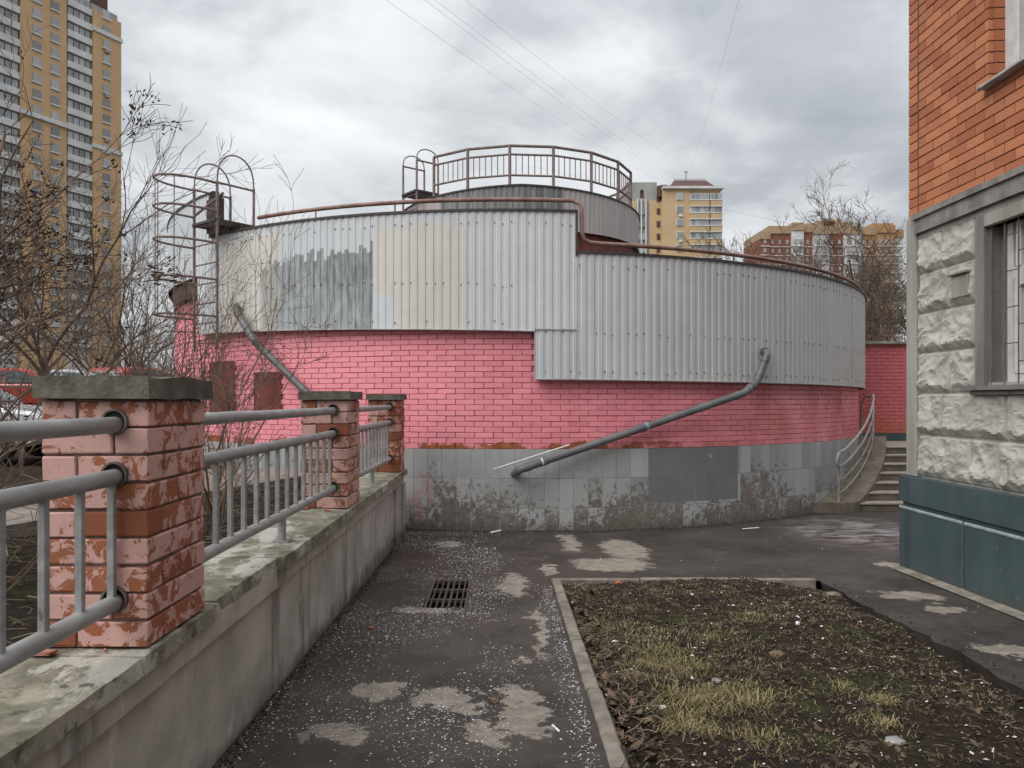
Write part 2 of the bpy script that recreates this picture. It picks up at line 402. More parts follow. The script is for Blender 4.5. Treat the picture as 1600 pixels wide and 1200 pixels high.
UD0, UD1 = hit(408)[0] * RC, hit(582)[0] * RC
UB0, UB1, UB2, UB3 = hit(345)[0] * RC, hit(436)[0] * RC, hit(582)[0] * RC, hit(728)[0] * RC
UL1 = hit(617)[0] * RC
def f_clad(n):
    uv = n.node('ShaderNodeUVMap').outputs[0]; u, v, _ = n.sep(uv)
    p = n.pos()
    q = n.comb(n.m('MULTIPLY', u, 1.), n.m('MULTIPLY', v, .12), 0.)
    st = n.noise(q, 9, 7, .66); big = n.noise(p, 1.2, 5, .6); f = n.noise(p, 90, 3, .6)
    rib = n.m('FLOOR', n.m('DIVIDE', u, .0575))
    rn = n.node('ShaderNodeTexWhiteNoise', noise_dimensions='1D'); n.put(rn.inputs['W'], rib); rw = rn.outputs[0]
    # difference in light painted into the base: bluish white left, warmer grey right
    base = n.mix(n.step(u, -1.0, 6.5), (.60, .63, .655), (.53, .51, .49))
    base = n.mix(n.rng(big, .3, .7, 0, .35), base, (.42, .425, .42))
    def box(u0, u1, v1, soft=.06):
        vv = n.m('ADD', v, n.m('MULTIPLY', n.m('SUBTRACT', rw, .5), soft * 2))
        return n.m('MULTIPLY', n.m('MULTIPLY', n.m('GREATER_THAN', u, u0), n.m('LESS_THAN', u, u1)), n.m('LESS_THAN', vv, v1))
    beige = n.mix(n.rng(st, .3, .7, 0, .4), (.63, .595, .53), (.55, .52, .465))
    b1 = n.m('MAXIMUM', box(UB0, UB1, E + 2.46), n.m('MULTIPLY', box(UB2, UB3, E + 2.37), n.m('SUBTRACT', 1., box(UB2, UL1, E + 1.45, .01))))
    base = n.mix(n.m('MULTIPLY', b1, .8), base, beige)
    kk = n.rng(n.rand(), 0, 1, .95, 1.04); base = n.mix(1., base, n.comb(kk, kk, kk), 'MULTIPLY')
    # dark grey brushed-on patch with an uneven top edge
    v2 = n.m('ADD', v, n.m('MULTIPLY', n.m('SUBTRACT', rw, .5), .20))
    dk = n.m('MULTIPLY', n.m('MULTIPLY', n.m('GREATER_THAN', u, UD0), n.m('LESS_THAN', u, UD1)), n.step(v2, n.rng(u, UD0, UD1, E + 1.99, E + 2.14), n.rng(u, UD0, UD1, E + 1.96, E + 2.11)))
    dens = n.m('ADD', n.rng(u, UD0, UD1, -.05, .55), n.m('MULTIPLY', n.m('SUBTRACT', n.noise(n.comb(u, n.m('MULTIPLY', v, .16), 9.), 16, 6, .7), .5), 4.2))
    dens = n.m('ADD', dens, n.rng(v, E + 1.1, E + 1.9, -.1, .35), clamp=True)
    base = n.mix(n.m('MULTIPLY', dk, n.rng(dens, 0, 1, .42, .96)), base, (.165, .185, .183))
    grime = n.m('MULTIPLY', n.step(st, .55, .75), .22)
    base = n.mix(grime, base, (.27, .26, .24))
    spot = n.step(n.noise(p, 6, 8, .72), .69, .72)
    base = n.mix(n.m('MULTIPLY', spot, .45), base, (.16, .14, .12))
    return {'Base Color': base, 'Roughness': n.rng(f, .3, .7, .42, .58), 'Specular IOR Level': .45, 'Normal': n.bump(n.noise(p, 3.5, 4, .55), .35, .03)}
M_clad = mat('painted_profiled_sheet', f_clad)
def f_drum(n):
    uv = n.node('ShaderNodeUVMap').outputs[0]; u, v, _ = n.sep(uv); p = n.pos()
    st = n.noise(n.comb(u, n.m('MULTIPLY', v, .1), 0.), 7, 7, .66)
    base = n.mix(n.step(st, .3, .7), (.36, .325, .31), (.44, .40, .385))
    dk = n.m('MULTIPLY', n.step(u, .86, .80), n.step(u, -1.78, -1.70))
    gr = n.mix(n.step(st, .38, .62), (.10, .108, .105), (.21, .217, .21))
    gr = n.mix(n.step(n.noise(n.comb(u, n.m('MULTIPLY', v, .22), 4.), 12, 5, .7), .66, .74), gr, (.5, .49, .45))
    base = n.mix(n.m('MULTIPLY', dk, .95), base, gr)
    return {'Base Color': base, 'Roughness': .5}
M_drum = mat('drum_sheet', f_drum)
M_trim = weather('dark_edge_trim', (.085, .075, .07), scale=8, rough=.6)
M_lighttrim = weather('pale_edge_trim', (.5, .5, .49), scale=6, rough=.55)
M_rust = weather('rusty_pipe_paint', (.30, .19, .155), (.17, .075, .05), scale=5, rough=.6, lo=.3, hi=.62)
M_roofm = weather('roof_felt', (.10, .095, .09), scale=3)
M_cage = weather('faded_maroon_paint', (.29, .225, .21), (.19, .13, .115), scale=9, rough=.6)
M_grate = weather('dark_steel', (.075, .07, .066), (.05, .035, .03), scale=12, rough=.6)

B = thing('round_building', 'round pink brick building with grey corrugated cladding and a drum on top', 'building', (CX, CY, gz(20)))
FULL = math.pi * 2
def ring(mb, r, z0, z1, a0, a1, nseg, cx=CX, cy=CY):
    i0 = len(mb.v)
    for k in range(nseg + 1):
        ph = a0 + (a1 - a0) * k / nseg
        mb.v += [cyl(ph, r, z0, cx, cy), cyl(ph, r, z1, cx, cy)]
    for k in range(nseg):
        a = i0 + 2 * k; mb.f.append([a, a + 2, a + 3, a + 1])
    return mb
ZPL = E - .67                      # top of the tiled plinth
ring(MB(), RW - .012, ZPL - .05, E + 1.5, -math.pi, math.pi, 160).build('wall_core', M_pinkj, B, True)
ring(MB(), RW - .014, E + 1.4, E + 2.2, R_(-125), R_(-43), 40).build('wall_core', M_pinkj, B, True)
ring(MB(), RW + .0115, -.6, ZPL, -math.pi, math.pi, 160).build('plinth_core', M_grout, B, True)
mb = MB(); c = len(mb.v)
for k in range(96): mb.v.append(cyl(FULL * k / 96, RC - .1, E + 1.7))
mb.f.append(list(range(96))); mb.build('roof', M_roofm, B)
# --- pink bricks, laid course by course round the curve
A_BOT = hit(835)[0]
def low_edge(ph):                  # lower edge of the cladding
    if ph < R_(-46): return E + 2.02
    if ph < A_BOT + 1e-5: return E + .93 - (ph - R_(1.3)) * .175
    return E + .285 - (ph - R_(1.3)) * .055
bm_ = box_mesh('brick_stretcher', (.2525, .020, .068), .004, M_pink)
bm2_ = box_mesh('brick_stretcher_dark', (.251, .024, .0655), .004, M_darkred)
da = .2605 / RW
cands = []
row = 0; z = ZPL + .038
while z < E + 1.35:
    k0 = int(R_(-84) / da); k1 = int(R_(84) / da)
    for k in range(k0, k1 + 1):
        ph = (k + .5 * (row % 2)) * da
        if z - .033 > low_edge(ph) + .03: continue
        px = VX + F * (CX + RW * math.sin(ph)) / (CY - RW * math.cos(ph))
        niche = (328 < px < 368 and z > E - .25 and z < E + .62) or (398 < px < 440 and z > E - .17 and z < E + .42)
        cands.append((ph, z, niche))
    z += .0752; row += 1
cands.sort(key=lambda t: abs(t[0] - R_(6)) + (0 if -.16 < t[0] else 9))
rest = MB(); restd = MB(); arc_strip_late = []
for i, (ph, z, niche) in enumerate(cands):
    rr = RW - .006 + random.uniform(-.0035, .0035) + .004 * mn.noise((ph * 9, z * 2, 1)) - (.012 if niche else 0)
    mw = Matrix.Translation(cyl(ph, rr, z + random.uniform(-.002, .002))) @ Matrix.Rotation(ph + random.uniform(-.018, .018), 4, 'Z') @ Matrix.Rotation(random.uniform(-.010, .010), 4, 'Y') @ Matrix.Rotation(random.uniform(-.03, .03), 4, 'X') @ Matrix.Scale(random.uniform(.985, 1.004), 4, (1, 0, 0))
    if i < 300: link('brick', bm_, None, B, mw=mw)
    else:
        tgt = restd if niche else rest; i0 = len(tgt.v); src = bm_
        tgt.v += [mw @ v.co for v in src.vertices]; tgt.f += [[i0 + a for a in p.vertices] for p in src.polygons]
rest.build('brick_facing', M_pink, B, kind='stuff'); [arc_strip_late.append(q) for q in ((328, 368, -.27, .60), (397, 440, -.20, .42))]
# --- plinth tiles
tm = {}
def tile_mesh(h):
    k = round(h, 3)
    if k not in tm: tm[k] = box_mesh('tile', (.1945, .02, h), .0015, M_tile)
    return tm[k]
dt = .2005 / (RW + .01)
for k in range(int(R_(-76) / dt), int(R_(70) / dt) + 1):
    ph = k * dt
    for j in range(3):
        zt = ZPL - .403 * j; h = .395 if j < 2 else .36
        mw = Matrix.Translation(cyl(ph, RW + .004 + random.uniform(-.001, .0015), zt - h / 2)) @ Matrix.Rotation(ph, 4, 'Z')
        link('tile', tile_mesh(h), None, B, mw=mw)
# --- corrugated sheets
PROF = ((0, 0), (.052, 0), (.062, -.009), (.105, -.009), (.115, 0))
def sheet(name, a0, a1, zb, zt, r=RC, m=M_clad, cx=CX, cy=CY, pitch=.115, parent=B, n0=0):
    u0, u1 = a0 * r, a1 * r
    us = []
    k = math.floor(u0 / pitch)
    while k * pitch < u1:
        for (s_, dd) in PROF[:4]:
            u = k * pitch + s_ * pitch / .115
            if u0 - 1e-6 <= u <= u1 + 1e-6: us.append((u, dd))
        k += 1
    if us[0][0] > u0 + 1e-4: us.insert(0, (u0, us[0][1]))
    if us[-1][0] < u1 - 1e-4: us.append((u1, us[-1][1]))
    mb = MB(); uvs = []
    for (u, dd) in us:
        ph = u / r
        for z_ in (zb(ph), zt(ph)):
            mb.v.append(cyl(ph, r + dd, z_, cx, cy)); uvs.append((u, z_))
    for q in range(len(us) - 1): mb.f.append([2 * q, 2 * q + 2, 2 * q + 3, 2 * q + 1])
    me = mb.mesh(name); me.materials.append(m)
    ul = me.uv_layers.new(name='UVMap')
    for lp in me.loops: ul.data[lp.index].uv = uvs[lp.vertex_index]
    return link(name, me, None, parent)
SW = 1.15 / RC
A_TOP = hit(900)[0]; A_BOT = hit(835)[0]
top_up = lambda ph: E + 2.53 - (ph - A_TOP) * .06
top_rt = lambda ph: E + 1.98 - (ph - A_TOP) * .085
top_lf = lambda ph: E + 3.28
A_L = R_(-41.5)
a = A_TOP
i = 0
while a > R_(-118):
    a0 = a - SW
    rr_ = RC + .003 * (i % 2)
    if a0 >= A_L: sheet('cladding_sheet', a0, a, low_edge if a < A_BOT else (lambda ph: E + .93), top_up, rr_)
    elif a > A_L:
        sheet('cladding_sheet', A_L, a, low_edge, top_up, rr_)
        sheet('cladding_sheet', a0, A_L, lambda ph: E + 1.07 if ph > R_(-46) else E + 2.02, top_lf, rr_ + .004)
    else: sheet('cladding_sheet', a0, a, lambda ph: E + 2.02, top_lf, rr_)
    a = a0; i += 1
sheet('cladding_sheet', A_BOT, A_TOP, lambda ph: E + .285, lambda ph: E + .95, RC + .006)
a = A_TOP; i = 0
while a < R_(112):
    sheet('cladding_sheet', a, a + SW, low_edge, top_rt, RC + .003 * (i % 2)); a += SW; i += 1
def arc_strip(name, a0, a1, r, zf, h, t, m, nseg=60, parent=B, cx=CX, cy=CY):
    mb = MB()
    for k in range(nseg + 1):
        ph = a0 + (a1 - a0) * k / nseg; z_ = zf(ph)
        mb.v += [cyl(ph, r, z_, cx, cy), cyl(ph, r + t, z_, cx, cy), cyl(ph, r + t, z_ + h, cx, cy), cyl(ph, r, z_ + h, cx, cy)]
    for k in range(nseg):
        a_ = 4 * k
        for q in range(4): mb.f.append([a_ + q, a_ + (q + 1) % 4, a_ + 4 + (q + 1) % 4, a_ + 4 + q])
    mb.f.append([3, 2, 1, 0]); e = 4 * nseg; mb.f.append([e, e + 1, e + 2, e + 3])
    return mb.build(name, m, parent, fix=True)
for (q0, q1, zz0, zz1) in arc_strip_late:
    arc_strip('bricked_up_niche', hit(q0, RW)[0], hit(q1, RW)[0], RW - .02, lambda p: E + zz0, zz1 - zz0, .029, M_darkred, 8)
arc_strip('top_flashing', A_L, A_TOP, RC - .09, lambda p: top_up(p) + .001, .03, .11, M_trim)
arc_strip('top_flashing', A_TOP, R_(112), RC - .09, lambda p: top_rt(p) + .001, .03, .11, M_trim)
arc_strip('top_flashing', R_(-118), A_L, RC - .09, lambda p: top_lf(p) + .001, .03, .11, M_trim)
arc_strip('bottom_flashing', R_(-46), A_BOT, RC - .015, lambda p: low_edge(p) - .012, .012, .03, M_lighttrim)
arc_strip('bottom_flashing', A_BOT + .0005, R_(112), RC - .015, lambda p: low_edge(p) - .012, .012, .03, M_lighttrim)
# soffit closing the gap behind the sheets
for (s0, s1) in ((R_(-46), A_BOT), (A_BOT + .001, R_(112))):
    arc_strip('soffit', s0, s1, RW - .03, lambda p: low_edge(p) + .03, .02, RC - RW + .01, M_trim)
arc_strip('parapet_back', A_L, A_TOP, RC - .1, lambda p: E + 1.6, .94, .03, M_trim)
arc_strip('parapet_back', A_TOP + .001, R_(112), RC - .1, lambda p: E + 1.4, .48, .03, M_trim)
arc_strip('parapet_back', R_(-118), A_L, RC - .1, lambda p: E + 1.9, 1.37, .03, M_trim)
# brown box under the raised sheet at the far left
arc_strip('brown_fascia', R_(-60), R_(-46.3), RW + .01, lambda p: E + 1.72, .33, .06, weather('brown_board', (.10, .06, .05), scale=5), 10)
mb = MB(); ph = A_TOP; mb.box(cyl(ph + .001, RC - .02, E + 2.25), (.03, .07, .62), Matrix.Rotation(ph, 3, 'Z'))
mb.build('step_edge_flashing', M_trim, B)
mb = MB(); mb.box(cyl(A_L - .002, RC - .03, E + 2.92), (.05, .20, .72), Matrix.Rotation(A_L, 3, 'Z')); mb.build('step_edge_flashing', M_trim, B)
arc_strip('seam_flashing', A_BOT, A_TOP, RC + .004, lambda p: E + .938, .018, .012, M_lighttrim, 8)
# screws in rows along the sheets
mb = MB()
for k in range(-60, 90):
    ph = (k * .115 + .08 + random.gauss(0, .006)) / RC
    if k % 4 == 3: continue
    for zf in ((lambda p: low_edge(p) + .10), (lambda p: (top_up(p) if p < A_TOP else top_rt(p)) - .16), (lambda p: low_edge(p) + .62)):
        z_ = zf(ph) + random.gauss(0, .012)
        if zf(ph) > E + 3: continue
        if random.random() < .25: continue
        mb.tube([cyl(ph, RC - .006, z_), cyl(ph, RC + .006, z_)], .008, 6)
mb.build('screw_heads', M_trim, B, kind='stuff')
# --- the drum
DX, DY, RD = .37, 17.48, 2.74
ring(MB(), RD - .10, E + 1.7, E + 3.36, -math.pi, math.pi, 64, DX, DY).build('drum_wall', M_darkred, B, True)
dsw = 1.15 / RD; a = R_(-150)
dtop = lambda ph: E + 4.17 - abs(ph) * .10
while a < R_(150):
    sheet('drum_sheet', a, a + dsw, lambda ph: E + 3.32, dtop, RD, M_drum, DX, DY); a += dsw
arc_strip('drum_flashing', R_(-150), R_(150), RD - .08, dtop, .03, .10, M_trim, 60, B, DX, DY)
arc_strip('drum_soffit', R_(-150), R_(150), RD - .12, lambda p: E + 3.34, .02, .11, M_trim, 60, B, DX, DY)
mb = MB(); mb.v = [cyl(FULL * k / 48, RD - .06, E + 3.95, DX, DY) for k in range(48)]; mb.f = [list(range(48))]; mb.build('drum_roof', M_roofm, B)

# --- rusty pipe handrail running round the top of the cladding
H = thing('roof_handrail', 'rusty brown pipe rail running round the top edge of the cladding', 'handrail', cyl(A_TOP, RC - .05, top_rt(A_TOP)))
pts = [cyl(A, RC - .06, top_up(A) + .17) for A in [R_(-33) + (A_TOP - .02 - R_(-33)) * k / 30 for k in range(31)]]
pts += [cyl(A_TOP - .004, RC - .05, top_up(A_TOP) + .165), cyl(A_TOP + .008, RC - .03, top_up(A_TOP) + .12), cyl(A_TOP + .011, RC - .02, top_up(A_TOP) + .05),
        cyl(A_TOP + .012, RC - .02, top_rt(A_TOP) + .27), cyl(A_TOP + .016, RC - .03, top_rt(A_TOP) + .19), cyl(A_TOP + .028, RC - .05, top_rt(A_TOP) + .155)]
pts += [cyl(A, RC - .06, top_rt(A) + .15 - .05 * (k / 30)) for k, A in enumerate([A_TOP + .05 + (R_(100) - A_TOP) * k / 30 for k in range(31)])]
MB().tube(pts, .029, 10).build('rail', M_rust, H, True)
for a in [R_(-24), R_(-14), R_(-4), R_(15), R_(25), R_(36), R_(47), R_(57), R_(68), R_(80)]:
    zt = top_up(a) if a < A_TOP else top_rt(a)
    MB().tube([cyl(a, RC - .06, zt - .05), cyl(a, RC - .06, zt + .14)], .012, 6).build('post', M_rust, H)

# --- railing on the drum
RR = 2.58
D = thing('drum_railing', 'brown steel guard railing with balusters round the top of the drum', 'railing', cyl(0, RR, E + 4.1, DX, DY))
angs = [R_(-43.6 + 19.3 * k) for k in range(14)]
for k, a in enumerate(angs):
    MB().tube([cyl(a, RR, E + 3.97, DX, DY), cyl(a, RR, E + 5.0 - .02 * abs(math.sin(a)), DX, DY)], .03, 8).build('post', M_cage, D, True)
for k in range(len(angs) - 1):
    for z_, r_, nm in ((5.0, .03, 'top_rail'), (4.83, .022, 'middle_rail'), (4.42, .022, 'bottom_rail')):
        MB().tube([cyl(angs[k], RR, E + z_, DX, DY), cyl(angs[k + 1], RR, E + z_, DX, DY)], r_, 8).build(nm, M_cage, D, True)
    p0, p1 = cyl(angs[k], RR, 0, DX, DY), cyl(angs[k + 1], RR, 0, DX, DY)
    for q in range(1, 7):
        p = p0.lerp(p1, q / 7)
        MB().tube([p + Vector((0, 0, E + 4.42)), p + Vector((0, 0, E + 4.83))], .010, 6).build('baluster', M_cage, D)

# --- caged ladder on the left and small ladder arches on the drum
def ladder(name, label, phi, r, cx, cy, half, zlo, ztop, zplat, inward, arch, hoops, tip):
    base = cyl(phi, r, zlo, cx, cy)
    L = thing(name, label, 'ladder', base)
    nrm = Vector((math.sin(phi), -math.cos(phi), 0)); tan = Vector((math.cos(phi), math.sin(phi), 0)); Z = Vector((0, 0, 1))
    ctr = cyl(phi, r, 0, cx, cy)
    st = [ctr - tan * half, ctr + tan * half]
    for s_ in st:
        MB().tube([s_ + Z * zlo, s_ + Z * ztop], .024, 6).build('stile', M_cage, L)
    z_ = zlo + .12
    while z_ < zplat:
        MB().tube([st[0] + Z * z_, st[1] + Z * z_], .012, 6).build('rung', M_cage, L); z_ += .30
    for hz in hoops:
        pp = []
        for k in range(17):
            t = math.pi * k / 16
            pp.append(ctr - tan * half * math.cos(t) * (1 + .12 * math.sin(t)) + nrm * tip * (math.sin(t) ** .8) + Z * hz)
        MB().tube(pp, .018, 6).build('cage_hoop', M_cage, L)
    if hoops:
        for t in (math.pi / 2, math.pi * .27, math.pi * .73):
            q = ctr - tan * half * math.cos(t) * 1.1 + nrm * tip * (math.sin(t) ** .8)
            MB().tube([q + Z * hoops[-1], q + Z * hoops[0]], .008, 5).build('cage_strip', M_cage, L)
    for s_ in st:                   # walk-through hand arches
        pp = []
        for k in range(13):
            t = math.pi * k / 12
            pp.append(s_ - nrm * inward * (1 - math.cos(t)) / 2 + Z * (ztop + arch * math.sin(t) ** .75))
        MB().tube(pp, .013, 6).build('hand_arch', M_cage, L)
        e_ = s_ - nrm * inward
        MB().tube([e_ + Z * zplat, e_ + Z * (ztop + .01)], .022, 6).build('post', M_cage, L)
        MB().tube([s_ + Z * (ztop - .02), e_ + Z * (ztop - .02)], .018, 6).build('guard_bar', M_cage, L)
    fr = MB()
    a0, a1 = st[0] + nrm * .02, st[1] + nrm * .02
    b0, b1 = st[0] - nrm * inward, st[1] - nrm * inward
    for (p_, q_) in ((a0, a1), (a1, b1), (b1, b0), (b0, a0)): fr.tube([p_ + Z * zplat, q_ + Z * zplat], .028, 4)
    pf = fr.build('platform', M_grate, L)
    for k in range(1, 12):
        t = k / 12
        MB().box((a0.lerp(b0, t) + a1.lerp(b1, t)) / 2 + Z * zplat, (half * 2, .012, .035), Matrix.Rotation(phi, 3, 'Z')).build('grating_bar', M_grate, pf)
    return L, ctr, tan, nrm
L, ctr, tan, nrm = ladder('caged_ladder', 'maroon caged ladder with hand arches at the left of the cladding', R_(-39), 7.62, CX, CY, .33, E + .75, E + 3.28, E + 2.70, .62, .45, [E + 3.25, E + 2.83, E + 2.35, E + 1.80, E + 1.25], .78)
MB().box(ctr - tan * .10 - nrm * .22 + Vector((0, 0, E + 2.86)), (.34, .10, .52), Matrix.Rotation(R_(-39), 3, 'Z')).build('kick_plate', M_grate, L)
MB().tube([ctr - tan * .33 + Vector((0, 0, E + 2.85)), ctr + tan * .33 - nrm * .1 + Vector((0, 0, E + 3.12))], .022, 6).build('brace', M_cage, L)
ladder('drum_ladder', 'small ladder with two hand arches on the left of the drum', R_(-52), RD + .16, DX, DY, .27, E + 2.6, E + 4.92, E + 4.28, .52, .24, [], .5)

# --- grey plastic drainpipes
M_pvc = weather('grey_plastic_pipe', (.175, .18, .185), (.125, .125, .128), scale=5, rough=.38, bump=.05)
M_white = mat('white_plastic', lambda n: {'Base Color': n.mix(n.step(n.noise(n.pos(), 30, 4, .6), .4, .7), (.78, .79, .79), (.6, .6, .58)), 'Roughness': .45})
def smooth_path(pts, r=.09, k=5):
    out = [pts[0]]
    for i in range(1, len(pts) - 1):
        a_, b_, c_ = pts[i - 1], pts[i], pts[i + 1]
        d0 = min(r, (a_ - b_).length * .45); d1 = min(r, (c_ - b_).length * .45)
        p0 = b_ + (a_ - b_).normalized() * d0; p1 = b_ + (c_ - b_).normalized() * d1
        for j in range(k + 1):
            t = j / k; out.append(p0 * (1 - t) ** 2 + b_ * 2 * t * (1 - t) + p1 * t * t)
    return out + [pts[-1]]
def onw(px, py, r):
    ph, Y = hit(px, r); return cyl(ph, r, E + (VY - py) / F * Y)
def drain(label, pts, rad=.052, collars=()):
    T = thing('drainpipe', label, 'drainpipe', pts[-1])
    for k in range(len(pts) - 1):
        pass
    sp = smooth_path(pts, .065)
    MB().tube(sp, rad, 14).build('pipe', M_pvc, T, True)
    for i in range(1, len(pts) - 1):
        for nb in (pts[i - 1], pts[i + 1]):
            dv = (nb - pts[i]).normalized(); q = pts[i] + dv * .12
            MB().tube([q - dv * .035, q + dv * .035], rad + .007, 14).build('collar', M_pvc, T, True)
    for (q, dv) in collars:
        MB().tube([q - dv * .04, q + dv * .04], rad + .007, 14).build('collar', M_pvc, T, True)
    return T
pR = [onw(1192, 549, RC - .03), onw(1200, 551, RC + .13), onw(1183, 596, RC + .14), onw(1163, 614, RW + .31), onw(812, 734, RW + .28), onw(803, 740, RW + .0)]
T = drain('long grey drainpipe slanting down across the pink wall to the plinth', pR)
MB().tube([pR[0], pR[0] + (pR[1] - pR[0]) * .5], .066, 14).build('outlet_flange', M_pvc, T, True)
dv = (pR[3] - pR[4]).normalized(); q = pR[4].lerp(pR[3], .555)
for t in (.10, .53, .80): MB().tube([pR[4].lerp(pR[3], t) - dv * .04, pR[4].lerp(pR[3], t) + dv * .04], .0585, 14).build('collar', M_pvc, T, True)
MB().tube([q - dv * .05, q + dv * .01], .0535, 14).build('blue_sticker', weather('blue_sticker', (.30, .42, .52), scale=30, rough=.5), T, True)
dv2 = dv
MB().tube([pR[4] + dv2 * .31, pR[4] + dv2 * .33], .059, 14).build('clamp', M_white, T, True)
s0 = onw(772, 733, RW + .33); s1 = onw(890, 695, RW + .31)
rod = MB().tube([s0, s0.lerp(s1, .5) + Vector((0, 0, .002)), s1], .0085, 8).build('white_rod', M_white)
tag(rod, 'thin white plastic rod lying along the end of the long drainpipe', 'rod')
pL = [onw(371, 478, RC - .02), onw(368, 484, RC + .13), onw(396, 530, RC + .15), onw(408, 544, RW + .2), onw(482, 616, RW + .12), onw(500, 650, RW + .1)]
drain('short grey drainpipe at the left, partly behind the leafless shrub', pL)

# =================================================================== GROUND
g = MB().bx(-900, 900, -60, 1500, -1.2, -.34).build('ground', weather('far_ground', (.10, .085, .07), scale=.6, rough=.95)); g['kind'] = 'structure'
BX0, BX1, BY0, BY1 = .50, 3.03, -.5, 7.24        # flower bed opening
GX0, GX1, GY0, GY1 = -.665, -.300, 6.30, 7.34    # gully grate opening
def coords(lo, hi, step, keys):
    s_ = set(keys); x = lo
    while x < hi: s_.add(round(x, 4)); x += step
    s_.add(hi); s_ = sorted(s_); out = [s_[0]]
    for v in s_[1:]:
        if v in keys or v == hi:
            if v - out[-1] < step * .3 and out[-1] not in keys and len(out) > 1: out.pop()
            out.append(v)
        elif v - out[-1] > step * .3: out.append(v)
    return out
xs = coords(-1.5, 14, .16, [BX0, BX1, GX0, GX1]); ys = coords(-6, 19, .07, [BY0, BY1, GY0, GY1])
mb = MB(); idx = {}
def asph_z(x, y):
    return gz(y) + .010 * mn.noise((x * .8, y * .8, 3)) + .006 * mn.noise((x * 2.6, y * 2.6, 1)) - .03 * math.exp(-((x + .48) ** 2 / .35 + (y - 6.8) ** 2 / .8))
for j, y in enumerate(ys):
    for i, x in enumerate(xs):
        xx, yy = x, y
        if x == BX1 and BY0 < y < BY1: xx += .07 * mn.noise((y * 2.1, 4, 4)) + .05 * mn.noise((y * 6, 1, 8)) - .01
        idx[i, j] = len(mb.v); mb.v.append(Vector((xx, yy, asph_z(x, y))))
def inside(x, y):
    return (BX0 < x < BX1 and BY0 < y < BY1) or (GX0 < x < GX1 and GY0 < y < GY1)
for j in range(len(ys) - 1):
    for i in range(len(xs) - 1):
        cx_, cy_ = (xs[i] + xs[i + 1]) / 2, (ys[j] + ys[j + 1]) / 2
        if inside(cx_, cy_): continue
        mb.f.append([idx[i, j], idx[i + 1, j], idx[i + 1, j + 1], idx[i, j + 1]])
iB = xs.index(BX1)
for j in range(len(ys) - 1):       # broken asphalt edge along the bed
    if BY0 <= ys[j] < BY1:
        a_, b_ = mb.v[idx[iB, j]], mb.v[idx[iB, j + 1]]
        mb.quad(a_, b_, b_ + Vector((.05, 0, -.2)), a_ + Vector((.05, 0, -.2)))
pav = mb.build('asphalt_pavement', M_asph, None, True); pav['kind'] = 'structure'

# soil of the flower bed
def soil_z(x, y):
    e_ = min(x - BX0, BX1 - x)
    base = gz(y) - (.062 if BX1 - x < .35 else .045) + .048 * (1 - math.exp(-max(e_, 0) * 3))
    return base + .045 * mn.noise((x * 1.3, y * 1.3, 9)) + .028 * mn.noise((x * 5, y * 5, 2)) + .014 * mn.noise((x * 15, y * 15, 7))
mb = MB(); mb.grid(110, 240, lambda u, v: (lambda x, y: (x, y, soil_z(x, y)))(BX0 - .02 + u * (BX1 - BX0 + .14), BY0 + v * (BY1 - BY0 + .02)))
so = mb.build('flower_bed_soil', M_soil, None, True); so['kind'] = 'structure'
# kerb stones
M_kerb = weather('kerb_concrete', (.30, .265, .225), (.15, .13, .105), scale=7, rough=.9, bump=.5)
K = thing('flower_bed_kerb', 'narrow concrete kerb edging the left and far sides of the bed', 'kerb', (BX0, BY1, gz(BY1)))
y = BY0; i = 0   # stones laid end to end
while y < BY1 - .05:
    ln = min(random.uniform(.92, 1.0), BY1 - y)
    mb = MB(); x0 = BX0 - .035 + random.uniform(-.008, .008) + (.05 * (1 - y / 7) if y < 5 else 0) * .6; w = .085
    nseg = 12
    for k in range(nseg + 1):
        yy = y + (ln - .008) * k / nseg; zt = gz(yy) + .022 + .006 * mn.noise((yy * 9, 0, i)); j1 = .006 * mn.noise((yy * 14, 5, i)); j2 = .006 * mn.noise((yy * 14, 15, i))
        for (xx, zz) in ((x0 + j1, zt - .2), (x0 + j1, zt - .012), (x0 + j1 + .012, zt), (x0 + w + j2 - .012, zt), (x0 + w + j2, zt - .012), (x0 + w + j2, zt - .2)):
            mb.v.append(Vector((xx, yy, zz)))
    for k in range(nseg):
        for q in range(5): a_ = 6 * k + q; mb.f.append([a_, a_ + 6, a_ + 7, a_ + 1])
    mb.f.append([0, 1, 2, 3, 4, 5]); e = 6 * nseg; mb.f.append([e + 5, e + 4, e + 3, e + 2, e + 1, e])
    mb.build('kerb_stone', M_kerb, K, fix=True); y += ln; i += 1
x = BX0 - .03; i = 0
while x < BX1 - .1:
    ln = min(.85, BX1 - .03 - x)
    MB().bx(x, x + ln - .008, BY1 - .02, BY1 + .04, gz(BY1) - .2, gz(BY1) + .016 + random.uniform(-.006, .006)).build('kerb_stone', M_kerb, K, bevel=.01); x += ln

